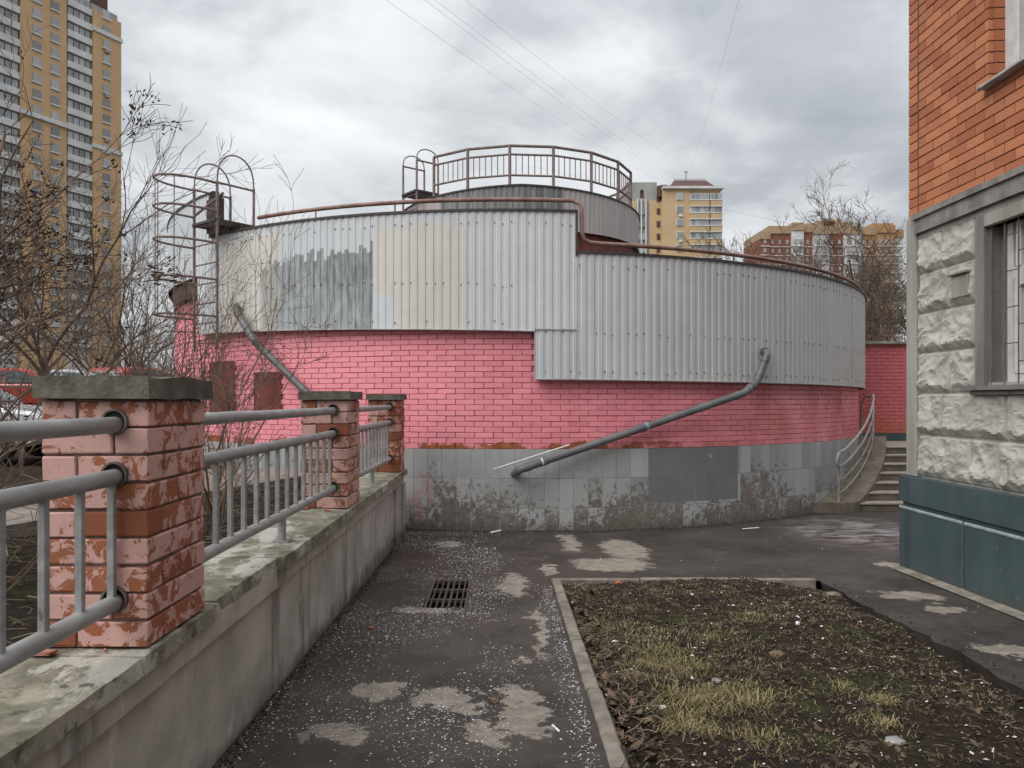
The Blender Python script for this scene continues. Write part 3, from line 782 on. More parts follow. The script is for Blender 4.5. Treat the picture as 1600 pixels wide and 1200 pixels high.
# gully grate
GR = thing('gully_grate', 'rusty cast iron gully grate set into the dark asphalt', 'grate', ((GX0 + GX1) / 2, (GY0 + GY1) / 2, gz(6.8)))
zg = gz(6.82) - .028
M_iron = weather('rusty_cast_iron', (.105, .08, .066), (.05, .042, .038), scale=18, rough=.6)
MB().bx(GX0 - .01, GX1 + .01, GY0 - .01, GY1 + .01, zg - .5, zg - .42).build('sump_floor', M_hole, GR)
mb = MB()
for (x0, x1, y0, y1) in ((GX0 - .012, GX0 - .002, GY0 - .01, GY1 + .01), (GX1 + .002, GX1 + .012, GY0 - .01, GY1 + .01), (GX0, GX1, GY0 - .012, GY0 - .002), (GX0, GX1, GY1 + .002, GY1 + .012)): mb.bx(x0, x1, y0, y1, zg - .5, zg - .012)
mb.build('sump_wall', M_hole, GR)
mb = MB()
for (x0, x1, y0, y1) in ((GX0, GX0 + .022, GY0, GY1), (GX1 - .022, GX1, GY0, GY1), (GX0 + .022, GX1 - .022, GY0, GY0 + .035), (GX0 + .022, GX1 - .022, GY1 - .035, GY1)): mb.bx(x0, x1, y0, y1, zg - .04, zg)
mb.build('grate_frame', M_iron, GR)
for k in range(1, 7):
    x = GX0 + (GX1 - GX0) * k / 7
    MB().bx(x - (.006 if k not in (3, 4) else .009), x + (.006 if k not in (3, 4) else .009), GY0 + .035, GY1 - .035, zg - .035, zg - .001).build('grate_bar', M_iron, GR)
for k in (1, 2):
    y = GY0 + (GY1 - GY0) * k / 3
    MB().bx(GX0 + .022, GX1 - .022, y - .02, y + .02, zg - .033, zg - .004).build('cross_bar', M_iron, GR)

# garden behind the wall, rising towards the road
def garden_z(x, y):
    t = min(max((y - 13) / 14, 0), 1); f_ = min(max((-x - 3) / 5, 0), 1)
    return .60 + .72 * t * f_ + .05 * mn.noise((x * .6, y * .6, 5)) + .03 * mn.noise((x * 2.2, y * 2.2, 8))
mb = MB(); mb.grid(90, 110, lambda u, v: (lambda x, y: (x, y, garden_z(x, y)))(-1.62 - 78 * u ** 2.2, -5 + 105 * v ** 1.8))
gd = mb.build('garden_soil', M_soil, None, True, fix=True); gd['kind'] = 'structure'
M_path = weather('pale_paving', (.36, .31, .27), (.23, .20, .17), scale=5, rough=.9)
mb = MB(); mb.grid(8, 40, lambda u, v: (lambda y: (-5.4 + (y - 4) * .33 + (u - .5) * 2.0 * (1 if y < 11 else .6), y, garden_z(-4, y) * 0 + .665))(1 + 10.2 * v))
pt = mb.build('garden_path', M_path, None, True); pt['kind'] = 'structure'
mb = MB()
for v in range(0, 41):
    y = 1 + 10.2 * v / 40; x = -5.4 + (y - 4) * .33 + 1.0
    mb.v += [Vector((x, y, .58)), Vector((x, y, .70)), Vector((x + .08, y, .70)), Vector((x + .08, y, .56))]
for v in range(40):
    for q in range(3): a_ = 4 * v + q; mb.f.append([a_, a_ + 4, a_ + 5, a_ + 1])
pk = mb.build('path_kerb', M_kerb, None, fix=True); tag(pk, 'low concrete kerb beside the pale garden path behind the railing', 'kerb')

# =================================================================== RETAINING WALL, PILLARS, RAILINGS
WT = E - .882                        # top of the coping
WX0, WX1 = -1.70, -1.237
WALL = thing('retaining_wall', 'low stained grey concrete wall along the left of the alley', 'wall', (-1.4, 4, 0))
def slab(name, x0, x1, y0, y1, z0, z1, m, parent, amp=.006, ny=30, chip=0, seed=0):
    mb = MB()
    prof = [(0, 0), (0, .5), (0, 1), (.25, 1), (.5, 1), (.75, 1), (1, 1), (1, .5), (1, 0)]
    for k in range(ny + 1):
        y = y0 + (y1 - y0) * k / ny
        for (u, w) in prof:
            x = x0 + (x1 - x0) * u; z = z0 + (z1 - z0) * w
            nv = mn.noise_vector((x * 7 + seed, y * 7, z * 7))
            q = Vector((x, y, z)) + Vector((nv.x, nv.y * .3 if 0 < k < ny else 0, nv.z)) * amp
            if chip and u == 1 and w > .4:
                c_ = max(0, mn.noise((y * 3.1, seed, 2)) - .15) * chip + max(0, mn.noise((y * 11, seed, 5)) - .3) * chip * .4
                q.x -= c_ * w; q.z -= c_ * .7 * (w > .9)
            mb.v.append(q)
    n_ = len(prof)
    for k in range(ny):
        for q in range(n_ - 1): a_ = n_ * k + q; mb.f.append([a_, a_ + n_, a_ + n_ + 1, a_ + 1])
        mb.f.append([n_ * k + n_ - 1, n_ * k + 2 * n_ - 1, n_ * (k + 1), n_ * k])
    mb.f.append(list(range(n_))); e = n_ * ny; mb.f.append([e + q for q in range(n_)][::-1])
    return mb.build(name, m, parent, fix=True)
YE = 9.78
slab('wall_face', -1.66, -1.300, -3, YE, -.5, WT - .17, M_wallface, WALL, .008, 90, 0, 3)
slab('band', -1.68, -1.268, -3, YE - .02, WT - .175, WT - .068, M_wallface, WALL, .005, 90, .03, 9)
ycuts = [-3, -1.2, .45, 1.55, 2.62, 3.35, 4.26, 5.35, 6.4, 7.45, 8.5, YE + .02]
for k in range(len(ycuts) - 1):
    y0, y1 = ycuts[k], ycuts[k + 1]
    near = y1 <= 4.27
    slab('coping_slab', WX0, WX1 - (.03 if k == 5 else .0 if near else -.014), y0 + .003, y1 - .003, WT - .070, WT - (.004 if near else 0), M_coping, WALL, .005, 26, .05 if near else .022, k * 3.1)
# end pier
slab('end_pier', -1.64, -1.262, 9.05, 9.45, -.5, WT - .178, M_wallface, WALL, .005, 6, .03, 6)
slab('end_pier', -1.64, -1.245, 9.55, YE + .06, -.5, WT - .176, M_wallface, WALL, .006, 6, .03, 8)

PXR = -1.257; PW, PD = .38, .51
CH = .098
stA = [box_mesh('pillar_brick', (.25, .12, .0885), .0045, M_pbrick, .0018, s) for s in range(3)]
stB = [box_mesh('pillar_brick_bare', (.25, .12, .0885), .005, M_pbrick2, .0025, 7 + s) for s in range(2)]
def pillar(y0, label, courses, seed, bare):
    rr = random.Random(seed)
    x0 = PXR - PW; zb = WT + .002
    T = thing('brick_pillar', label, 'pillar', ((x0 + PXR) / 2, y0 + PD / 2, zb), 'brick pillars on the wall')
    MB().bx(x0 + .011, PXR - .011, y0 + .011, y0 + PD - .011, zb, zb + CH * courses).build('mortar', M_mortar_p, T)
    for c_ in range(courses):
        z = zb + CH * c_ + .047
        lay = []
        if c_ % 2 == 1:
            lay += [(.32, .125, 1), (.32, .385, 1)] + [(.125, .06 + .13 * k, 0) for k in range(4)]
        else:
            lay += [(.255, .06, 0), (.255, .45, 0), (.32, .255, 1), (.06, .125, 1), (.06, .385, 1)]
        for (lx, ly, r_) in lay:
            isb = rr.random() < bare or (c_ == 0 and rr.random() < .6 and lx < .2)
            me = rr.choice(stB) if isb else rr.choice(stA)
            o = link('brick', me, None, T, loc=(x0 + lx + rr.uniform(-.0025, .0025), y0 + ly + rr.uniform(-.0025, .0025), z + rr.uniform(-.0015, .0015)), rot=(0, 0, R_(90) * r_ + rr.uniform(-.006, .006)))
    zt = zb + CH * courses
    slab('cap', x0 - .012, PXR + .022, y0 - .035, y0 + PD + .035, zt + .001, zt + (.082 if seed == 1 else .068), M_cap, T, .007, 14, .02, seed * 5)
    return T
PY = [2.69, 6.156, 9.22]
RZ = [E - .088, E - .275, E - .716]
PX_R = -1.372
pil = [pillar(PY[0], 'nearest brick pillar with flaking pink paint and mossy cap', 9, 1, .07),
       pillar(PY[1], 'middle brick pillar with flaking pink paint between two railings', 9, 2, .10),
       pillar(PY[2], 'farthest brick pillar, touching the round building', 9, 3, .40)]
for k, T in enumerate(pil):
    for z in RZ:
        for yy, sgn in ((PY[k], -1), (PY[k] + PD, 1)):
            if k == 2 and sgn == 1: continue
            mb = MB(); mbd = MB()
            ns = 20; zc = z + .010; r0, r1 = .040, .047
            for q in range(ns):
                an = FULL * q / ns
                for (r_, dy) in ((r1, .0), (r1, .016), (r0, .016), (r0, .004)):
                    mb.v.append(Vector((PX_R + r_ * math.cos(an), yy + sgn * dy, zc + r_ * math.sin(an))))
                mbd.v.append(Vector((PX_R + r0 * math.cos(an), yy + sgn * .005, zc + r0 * math.sin(an))))
            for q in range(ns):
                q2 = (q + 1) % ns
                for w in range(3): mb.f.append([4 * q + w, 4 * q2 + w, 4 * q2 + w + 1, 4 * q + w + 1])
            mbd.f.append(list(range(ns)))
            sl = mb.build('pipe_sleeve', M_sleeve, T, True, fix=True)
            mbd.build('sleeve_hollow', M_hole, sl)
def railing(label, y0, y1, first, support):
    T = thing('pipe_railing', label, 'railing', (PX_R, (y0 + y1) / 2, WT), 'pipe railings between the pillars')
    for z, nm, r_ in ((RZ[0], 'top_rail', .0295), (RZ[1], 'middle_rail', .0295), (RZ[2], 'bottom_rail', .0295)):
        k = 14
        MB().tube([(PX_R + .002 * mn.noise((q * .7, z * 3, 1)), y0 + (y1 - y0) * q / k, z + .003 * mn.noise((q * .5, z * 9, 4))) for q in range(k + 1)], r_, 18).build(nm, M_rail, T, True)
    y = first
    while y < y1 - .02:
        MB().box((PX_R + random.uniform(-.002, .002), y, (RZ[1] + RZ[2]) / 2), (.025, .025, RZ[1] - RZ[2] - .03), Matrix.Rotation(random.uniform(-.06, .06), 3, 'Z')).build('baluster', M_rail, T, bevel=.003)
        y += .2
    if support:
        MB().tube([(PX_R, support, WT - .01), (PX_R, support, RZ[2])], .026, 14).build('support_post', M_rail, T, True)
        MB().box((PX_R, support, WT + .004), (.09, .09, .012)).build('base_plate', M_rail, T)
railing('grey pipe railing nearest the camera, left of the nearest pillar', -.26, PY[0] + .012, .05 + .015, 1.1)
railing('grey pipe railing between the nearest and middle brick pillars', PY[0] + PD - .012, PY[1] + .012, 3.43, 4.72 )
railing('short grey pipe railing between the middle and farthest pillars', PY[1] + PD - .012, PY[2] + .012, 6.84, 7.95)
# loose brick chips on the coping
M_chip = weather('pink_chip', (.50, .26, .20), (.28, .09, .05), scale=15)
for (px, py, Y, s, lab) in ((67, 1021, 2.62, .055, 'flat pink brick chip on the coping left of the nearest pillar'), (165, 1019, 2.645, .012, 'tiny orange brick crumb at the foot of the nearest pillar'), (478, 790, 6.12, .06, 'orange brick fragment at the left foot of the middle pillar'), (512, 797, 6.0, .035, 'pale brick chip on the coping before the middle pillar')):
    X = (px - VX) / F * Y
    m_ = box_mesh('chip', (s * 1.5, s * .8, .012), .003, M_chip, s * .08, int(px))
    tag(link('brick_chip', m_, None, None, loc=(X, Y, WT + .009), rot=(0, .05, px * .7)), lab, 'brick chip')

# =================================================================== RIGHT-HAND BUILDING
FX = 4.18; CY0 = 7.80
def rz(v): return E + v
RB = thing('brick_house', 'orange brick building with rough stone ground floor and blue plinth', 'building', (FX, CY0, gz(CY0)))
M_obrick = None
def f_ob(n):
    p = n.pos(); r = n.rand(); f = n.noise(p, 110, 4, .65); a = n.noise(p, 2.5, 5, .6); b = n.noise(p, 22, 5, .65)
    c = n.mix(n.rng(r, 0, 1, 0, 1), (.36, .12, .055), (.56, .225, .11))
    c = n.mix(n.rng(a, .3, .7, 0, .35), c, (.30, .12, .075))
    c = n.mix(n.m('MULTIPLY', n.step(b, .60, .70), .35), c, (.40, .27, .22))
    return {'Base Color': c, 'Roughness': .8, 'Specular IOR Level': .3, 'Normal': n.bump(n.m('ADD', f, b), .35, .004)}
M_obrick = mat('orange_brick', f_ob)
M_omort = weather('dark_red_mortar', (.10, .055, .042), scale=12)
def f_stone(n):
    p = n.pos(); a = n.noise(p, 4, 7, .6); f = n.noise(p, 80, 4, .65); r = n.rand()
    c = n.mix(n.step(a, .3, .7), (.37, .352, .315), (.50, .477, .43))
    c = n.mix(n.m('MULTIPLY', n.step(n.noise(p, 13, 7, .7), .55, .7), .4), c, (.26, .245, .22))
    return {'Base Color': c, 'Roughness': .88, 'Specular IOR Level': .25, 'Normal': n.bump(n.m('ADD', a, n.m('MULTIPLY', f, .5)), .45, .006)}
M_stone = mat('cast_stone', f_stone)
M_joint = weather('pale_joint', (.40, .385, .35), (.28, .27, .245), scale=6)
M_trimst = weather('stone_trim', (.40, .385, .345), (.25, .24, .21), scale=3, streak=True, rough=.85)
M_corn = weather('weathered_cornice', (.30, .285, .26), (.15, .14, .125), scale=5, rough=.85)
def f_teal(n):
    p = n.pos(); x, y, z = n.sep(p); a = n.noise(n.stretch(p, (1, 1, .4)), 2.4, 7, .65); f = n.noise(p, 60, 4, .6)
    c = n.mix(n.step(a, .3, .7), (.045, .072, .080), (.066, .098, .105))
    sp = n.step(n.m('ADD', z, n.m('MULTIPLY', n.noise(p, 5, 6, .65), .5)), .36, .12)
    c = n.mix(n.m('MULTIPLY', sp, .75), c, (.075, .068, .058))
    c = n.mix(n.m('MULTIPLY', n.step(n.noise(p, 17, 8, .75), .62, .66), .55), c, (.17, .19, .19))
    c = n.mix(n.m('MULTIPLY', n.step(n.noise(n.stretch(p, (1, 1, .12)), 5, 7, .7), .55, .7), .5), c, (.035, .045, .048))
    return {'Base Color': c, 'Roughness': n.rng(f, .3, .7, .55, .75), 'Specular IOR Level': .4, 'Normal': n.bump(n.m('ADD', a, n.m('MULTIPLY', f, .3)), .25, .006)}
M_teal = mat('blue_grey_plinth_paint', f_teal)
M_teal2 = weather('worn_plinth_edge', (.36, .40, .40), (.20, .23, .235), scale=12, rough=.7)
M_frame = mat('white_window_frame', lambda n: {'Base Color': n.mix(n.step(n.noise(n.pos(), 8, 5, .6), .4, .7), (.62, .62, .60), (.5, .5, .485)), 'Roughness': .45})
M_gframe = weather('grey_reveal', (.25, .245, .23), (.15, .145, .135), scale=5, streak=True)
M_glass = mat('window_glass', lambda n: {'Base Color': (.018, .02, .021), 'Roughness': .06, 'Specular IOR Level': .7})
M_bars = weather('rusty_bars', (.18, .13, .105), scale=14, rough=.6)
NY = -2.0     # near end of the modelled facade
WY0, WY1, WZ0, WZ1 = 4.7, 6.55, rz(.15), rz(1.49)       # ground floor window
UY0, UY1, UZ0, UZ1 = 4.6, 6.52, rz(2.70), rz(4.25)      # upper window
HT = rz(6.4)
# masonry core round the openings
mb = MB(); DP = .45
mb.bx(FX + .02, 11, WY1, CY0 - .02, gz(8) - .5, rz(1.70)); mb.bx(FX + .02, 11, NY, WY0, -.5, rz(1.70))
mb.bx(FX + .02, FX + DP, WY0, WY1, -.5, WZ0); mb.bx(FX + .02, FX + DP, WY0, WY1, WZ1, rz(1.70))
mb.build('stone_backing', M_joint, RB)
mb = MB()
mb.bx(FX + .022, 11, UY1, CY0 - .02, rz(1.71), HT); mb.bx(FX + .022, 11, NY, UY0, rz(1.71), HT)
mb.bx(FX + .022, FX + DP, UY0, UY1, rz(1.71), UZ0); mb.bx(FX + .022, FX + DP, UY0, UY1, UZ1, HT)
mb.build('brick_backing', M_omort, RB)
MB().bx(FX - .02, 11.1, NY, CY0 + .02, HT, HT + .2).build('roof_slab', M_corn, RB)
# orange facing bricks
CHB = .0945; bl = .25
ob = {}
def ob_mesh(l):
    k = round(l, 2)
    if k not in ob: ob[k] = box_mesh('facing_brick', (.05, k, .0855), .003, M_obrick)
    return ob[k]
restb = MB(); cnt = 0; allb = []
row = 0; z = rz(1.86) + .045
while z < HT - .03:
    def put(ya, yb):
        l = ya - yb
        if l > .03: allb.append(((ya + yb) / 2, z, l))
    put(CY0, CY0 - (.185 if row % 2 else .12)) if False else put(CY0, 7.625)
    y = 7.61; off = .13 if row % 2 else 0
    first = True
    while y > NY:
        l = bl - (off if first else 0); first = False
        yb = y - l
        if z < UZ0 - .02 or z > UZ1 + .02: put(y, yb)
        else:
            if yb >= UY1 - .001: put(y, yb)
            elif y > UY1: put(y, UY1)
            elif y <= UY0: put(y, yb)
            elif yb < UY0: put(UY0, yb)
        y = yb - .0105
    z += CHB; row += 1
def vis(b): 
    px = VX + F * FX / b[0] if b[0] > 1 else 9999; py = VY - F * (b[1] - E) / max(b[0], .1)
    return px < 1640 and py > -40
nvis = 0
for b in allb:
    mw = Matrix.Translation((FX + .021 + random.uniform(-.002, .002), b[0], b[1] + random.uniform(-.001, .001))) @ Matrix.Rotation(random.uniform(-.006, .006), 4, 'Z')
    if vis(b) and nvis < 300:
        nvis += 1; link('brick', ob_mesh(b[2]), None, RB, mw=mw)
    else:
        src = ob_mesh(b[2]); i0 = len(restb.v); restb.v += [mw @ v.co for v in src.vertices]; restb.f += [[i0 + a for a in p.vertices] for p in src.polygons]
restb.build('brick_facing', M_obrick, RB, kind='stuff')
mb = MB()
for z0 in [rz(1.86) + .0945 * k for k in range(48)]: mb.bx(FX + .05, FX + .9, CY0 - .02, CY0 + .004, z0 + .004, z0 + .088)
mb.build('end_brick_courses', M_obrick, RB, kind='stuff')
for zz in range(14):
    pass
MB().box((FX - .002, 7.6175, rz(3.1)), (.012, .009, 2.5)).build('movement_joint', weather('joint_filler', (.16, .12, .10), scale=10), RB)
# brick jambs of the upper window
mb = MB()
z = rz(1.86) + .045
while z < HT:
    if UZ0 < z < UZ1: mb.box((FX + .13, UY1 - .006, z), (.17, .014, .085))
    z += CHB
mb.build('window_jamb_bricks', M_obrick, RB, kind='stuff')
# cornice between the storeys
slab('cornice', FX - .05, FX + .3, NY, 7.61, rz(1.66), rz(1.80), M_corn, RB, .003, 40, .02, 4)
slab('cornice_ledge', FX - .075, FX + .3, NY, 7.63, rz(1.801), rz(1.855), M_corn, RB, .004, 40, .03, 8)
MB().bx(FX - .012, FX + .2, NY, 7.605, rz(1.60), rz(1.659)).build('cornice_bed_mould', M_trimst, RB, bevel=.006)
# plain corner strip
MB().bx(FX - .03, FX + .35, 7.612, CY0 - .004, rz(-.77), rz(1.855)).build('corner_strip', M_trimst, RB, bevel=.006)
# rough cast stone blocks: crumpled face with an undercut chin
def block(y_hi, y_lo, z0, z1, seed):
    w = y_hi - y_lo; h = z1 - z0
    nx = max(10, int(w / .017)); ny = max(10, int(h / .017))
    so_ = seed * 7.3
    def fn(u, v):
        y = y_hi - w * u; z = z0 + h * v
        eu = min(u, 1 - u) * w; ev = min(v, 1 - v) * h
        edge = min(1, min(eu, ev) / .007)
        a_, b_ = u * w, v * h
        wx = a_ + .05 * mn.noise((a_ * 4 + so_, b_ * 4, 1)); wz = b_ + .05 * mn.noise((a_ * 4, b_ * 4 + so_, 2))
        rid = 0; amp = 1; fr = 1
        for k in range(4):              # crumpled folds fanning down and outward
            q = mn.noise(((wx * 3.0 + wz * 2.2) * fr + so_, (wz * 5.0 - wx * 1.6) * fr, so_ + k)); rid += amp * (1 - abs(q) * 2.4); amp *= .5; fr *= 2.1
        dch = .17 + .16 * mn.noise((a_ * 7 + so_, 3, 3)) + .05 * mn.noise((a_ * 23, so_, 1))
        dpt = .020 + .016 * rid
        if v >= dch: dpt += .021 * math.exp(-(v - dch) / .22)
        else: dpt = .008 + (dpt + .021 - .008) * (max(v, 0) / max(dch, .02)) ** 1.1
        dpt = max(.003, dpt) * edge
        return (FX + .018 - dpt, y, z)
    return MB().grid(nx, ny, fn).build('stone_block', M_stone, RB, False, fix=False)
rows = [1.62, 1.255, .86, .465, .065, -.345, -.765]
seed = 1
for r_ in range(6):
    zt, zb = rz(rows[r_]), rz(rows[r_ + 1])
    y = 7.605; k = r_ % 2
    lim = WY1 + .14 if r_ < 4 else 4.4
    widths = ([.415, .50] if k == 0 else [.53, .385])
    j = 0
    while y - .05 > lim:
        w = widths[j % 2] if r_ < 4 else [.44, .90, .55, .6][(j + k * 2) % 4] if r_ == 4 else [.84, .40, .42, .5][j % 4]
        yb = max(y - w, lim)
        if y - yb > .06: block(y, yb + .012, zb + .007, zt - .007, seed)
        seed += 1; y = yb; j += 1
# little recessed niche in one block
MB().bx(FX - .045, FX - .01, 6.745, 6.995, rz(.93), rz(1.13)).build('niche_plate', M_trimst, RB, bevel=.006)
MB().bx(FX - .075, FX - .01, 6.735, 7.01, rz(1.135), rz(1.165)).build('niche_lintel', M_trimst, RB, bevel=.008)
MB().bx(FX - .018, FX + .1, NY, 4.4, rz(-.76), rz(1.62)).build('plain_render', M_stone, RB)
# ground floor window
MB().bx(FX - .03, FX + .10, WY1, WY1 + .115, rz(.10), rz(1.60)).build('window_surround', M_gframe, RB, bevel=.006)
MB().bx(FX - .028, FX + .10, WY0, WY1 - .001, WZ1, rz(1.60)).build('window_surround', M_trimst, RB, bevel=.006)
w_ = MB().bx(FX + .15, FX + .16, WY0, WY1, WZ0, WZ1).build('window', M_glass, RB)
def bars(lst, nm, m, par, bev=.004):
    for (x0, x1, y0, y1, z0, z1) in lst: MB().bx(x0, x1, y0, y1, z0, z1).build(nm, m, par, bevel=bev)
bars([(FX + .10, FX + .149, WY1 - .19, WY1 - .12, WZ0, WZ1), (FX + .10, FX + .149, WY0, WY1 - .19, WZ0, WZ0 + .07), (FX + .10, FX + .149, WY0, WY1 - .19, WZ0 + .86, WZ0 + .96),
      (FX + .09, FX + .149, WY1 - .29, WY1 - .22, WZ0 + .07, WZ0 + .86), (FX + .09, FX + .149, WY1 - .30, WY1 - .24, WZ0 + .96, WZ1), (FX + .10, FX + .149, 5.35, 5.43, WZ0, WZ1),
      (FX + .09, FX + .149, WY0, WY1 - .29, WZ0 + .07, WZ0 + .13), (FX + .09, FX + .149, WY0, WY1 - .29, WZ0 + .80, WZ0 + .859)], 'frame', M_frame, w_)
MB().bx(FX + .02, FX + .15, WY1 - .02, WY1 - .002, WZ0, WZ1).build('reveal', M_gframe, w_)
MB().bx(FX + .12, FX + .148, WY1 - .119, WY1 - .021, WZ0, WZ1).build('reveal', M_gframe, w_)
slab('window_sill', FX - .10, FX + .10, WY0 - .1, WY1 + .17, rz(.085), rz(.125), M_gframe, RB, .002, 14)
MB().bx(FX - .06, FX + .05, WY0 - .1, WY1 + .14, rz(.045), rz(.082)).build('window_sill', M_corn, RB, bevel=.005)
GRL = thing('window_grille', 'thin rusty bar grille over the ground floor window of the brick building', 'grille', (FX - .02, 5.6, WZ0))
for k in range(11):
    y = WY1 - .04 - .17 * k
    if y < WY0: break
    MB().tube([(FX + .02, y, WZ0 - .02), (FX + .02, y, WZ1)], .0065, 6).build('bar', M_bars, GRL)
    for q in range(5):
        z = WZ0 + .17 + .30 * q + (.15 if k % 2 else 0)
        if z < WZ1 - .04 and y - .17 > WY0: MB().tube([(FX + .02, y, z), (FX + .02, y - .17, z)], .005, 5).build('link', M_bars, GRL)
# upper window
w2 = MB().bx(FX + .19, FX + .20, UY0, UY1, UZ0, UZ1).build('window', M_glass, RB)
bars([(FX + .13, FX + .189, UY1 - .14, UY1 - .014, UZ0, UZ1), (FX + .13, FX + .189, UY0, UY1 - .14, UZ0, UZ0 + .06), (FX + .12, FX + .185, UY1 - .20, UY1 - .145, UZ0 + .06, UZ1), (FX + .13, FX + .189, 5.5, 5.6, UZ0, UZ1)], 'frame', M_frame, w2)
MB().bx(FX - .09, FX + .19, UY0 - .05, UY1 + .035, UZ0 - .028, UZ0 - .004).build('window_sill', M_lighttrim, RB, bevel=.004)
# blue-grey plinth with panels
slab('plinth_band', FX - .085, FX + .1, NY, CY0 + .035, rz(-1.035), rz(-.775), M_teal, RB, .0025, 40, .006, 2)
slab('plinth_core', FX - .055, FX + .1, NY, CY0 + .005, -.5, rz(-1.037), M_teal, RB, .002, 30, 0, 5)
y = CY0 + .03
for l in (1.10, 1.12, 1.12, 1.12, 1.12, 1.12):
    MB().bx(FX - .088, FX - .03, y - l + .022, y, gz(7.5) - .12, rz(-1.085)).build('plinth_panel', M_teal, RB, bevel=.012)
    MB().bx(FX - .095, FX - .06, y - l + .03, y - .008, rz(-1.112), rz(-1.082)).build('worn_edge', M_teal2, RB, bevel=.008)
    y -= l
# narrow cement fillet at the foot of the plinth
mb = MB(); mb.grid(2, 60, lambda u, v: (FX - .20 + .13 * u + .02 * mn.noise((v * 30, 2, 2)) * (1 - u), NY + (CY0 + .1 - NY) * v, gz(NY + (CY0 + .1 - NY) * v) + .012 + .02 * u))
fl = mb.build('cement_fillet', M_kerb, RB, True)

# =================================================================== FAR RIGHT: STAIRS AND PINK WALL
M_step = weather('worn_step', (.21, .175, .135), (.12, .10, .078), scale=5, rough=.85)
M_nose = weather('pale_nosing', (.40, .355, .30), (.28, .24, .20), scale=8, rough=.8)
ST = thing('entrance_stairs', 'seven brown concrete steps between the round building and brick building', 'stairs', (6.4, 12.2, gz(12)))
SY0, RUN, RISE = 12.15, .30, .132
zg0 = gz(12)
for k in range(7):
    y0 = SY0 + RUN * k; xl = CX + math.sqrt(max(0, (RW + .5) ** 2 - (CY - y0) ** 2)) - .15
    MB().bx(xl, 10.2, y0, SY0 + RUN * 7 + 1.6, zg0 + RISE * k - (.3 if k == 0 else 0) + (.001 if k else 0), zg0 + RISE * (k + 1) - .03).build('step', M_step, ST)
    MB().bx(xl - .02, 10.21, y0 - .025, y0 + RUN - .026 if k < 6 else SY0 + RUN * 7 + 1.6, zg0 + RISE * (k + 1) - .03, zg0 + RISE * (k + 1)).build('tread', M_nose, ST, bevel=.006)
mb = MB(); ns = 22
for k in range(ns + 1):
    y = SY0 - .22 + (RUN * 7 + .3) * k / ns
    xc = CX + math.sqrt((RW + .42) ** 2 - (CY - y) ** 2)
    zt = zg0 + .16 + RISE * 7.1 * min(1, max(0, (y - SY0 + .05) / (RUN * 7)))
    xi = CX + math.sqrt(max(0, (RW - .1) ** 2 - (CY - y) ** 2))
    for (x, z) in ((xc + .06, zg0 - .3), (xc + .06, zt), (xi, zt), (xi, zg0 - .3)): mb.v.append(Vector((x, y, z)))
for k in range(ns):
    for q in range(3): a_ = 4 * k + q; mb.f.append([a_, a_ + 4, a_ + 5, a_ + 1])
mb.f.append([0, 1, 2, 3]); mb.f.append([4 * ns + q for q in (3, 2, 1, 0)])
mb.build('stringer', M_step, ST, fix=True)
M_alu = weather('silver_rail_paint', (.40, .385, .37), (.26, .24, .22), scale=9, rough=.4)
SR = thing('stair_handrail', 'silver curved handrail climbing the left side of the steps', 'handrail', (5.6, 12, zg0))
def sp(t, dz, off=.26):
    y = SY0 - .12 + (RUN * 7 + .25) * t; x = CX + math.sqrt((RW + off) ** 2 - (CY - y) ** 2)
    return Vector((x, y, zg0 + .16 + RISE * 7.1 * min(1, max(0, (y - SY0 + .05) / (RUN * 7))) + dz))
upr = [sp(k / 14, .78) for k in range(15)]; low = [sp(k / 14, .56) for k in range(15)]
s_ = sp(0, 0)
loop = low[:: -1] + [s_ + Vector((-.06, -.14, .56)), s_ + Vector((-.12, -.18, .66)), s_ + Vector((-.06, -.14, .78))] + upr
loop += [upr[-1] + Vector((-.10, .12, -.03)), upr[-1] + Vector((-.16, .14, -.2)), upr[-1] + Vector((-.16, .14, -.75))]
MB().tube(smooth_path(loop, .06, 3), .022, 10).build('rail', M_alu, SR, True)
for dz in (.34, .14): MB().tube([sp(k / 14, dz) for k in range(15)], .012, 8).build('lower_rail', M_alu, SR, True)
for t in (0, .33, .66, 1): MB().tube([sp(t, -.05), sp(t, .77)], .018, 8).build('post', M_alu, SR, True)
PWALL = thing('pink_brick_wall', 'red-pink painted brick wall with dark coping behind the steps', 'wall', (9, 16, 0))
PYW = 16.0
MB().bx(6.6, 15, PYW + .012, PYW + .4, -.3, rz(1.17)).build('backing', M_pinkj, PWALL)
MB().bx(6.6, 15, PYW - .02, PYW + .012, -.3, rz(-.70)).build('grey_skirting', M_teal, PWALL)
MB().bx(6.6, 15.05, PYW - .09, PYW + .45, rz(1.17), rz(1.23)).build('coping', M_corn, PWALL, bevel=.01)
M_pink2 = None
def f_p2(n):
    p = n.pos(); x, y, z = n.sep(p); a = n.noise(p, 1.5, 6, .6); b = n.noise(p, 8, 6, .65)
    c = n.mix(n.step(a, .3, .7), (.46, .095, .105), (.54, .14, .15))
    c = n.mix(n.m('MULTIPLY', n.step(n.m('ADD', z, n.m('MULTIPLY', a, .9)), 2.0, 1.3), .75), c, (.42, .13, .06))
    k = n.rng(n.island(), 0, 1, .88, 1.1); c = n.mix(1., c, n.comb(k, k, k), 'MULTIPLY')
    return {'Base Color': c, 'Roughness': .65}
M_pink2 = mat('red_pink_wall_paint', f_p2)
bmp = box_mesh('wall_brick', (.25, .03, .0655), .004, M_pink2); row = 0; z = rz(-.70) + .036
rest2 = MB(); cnt = 0
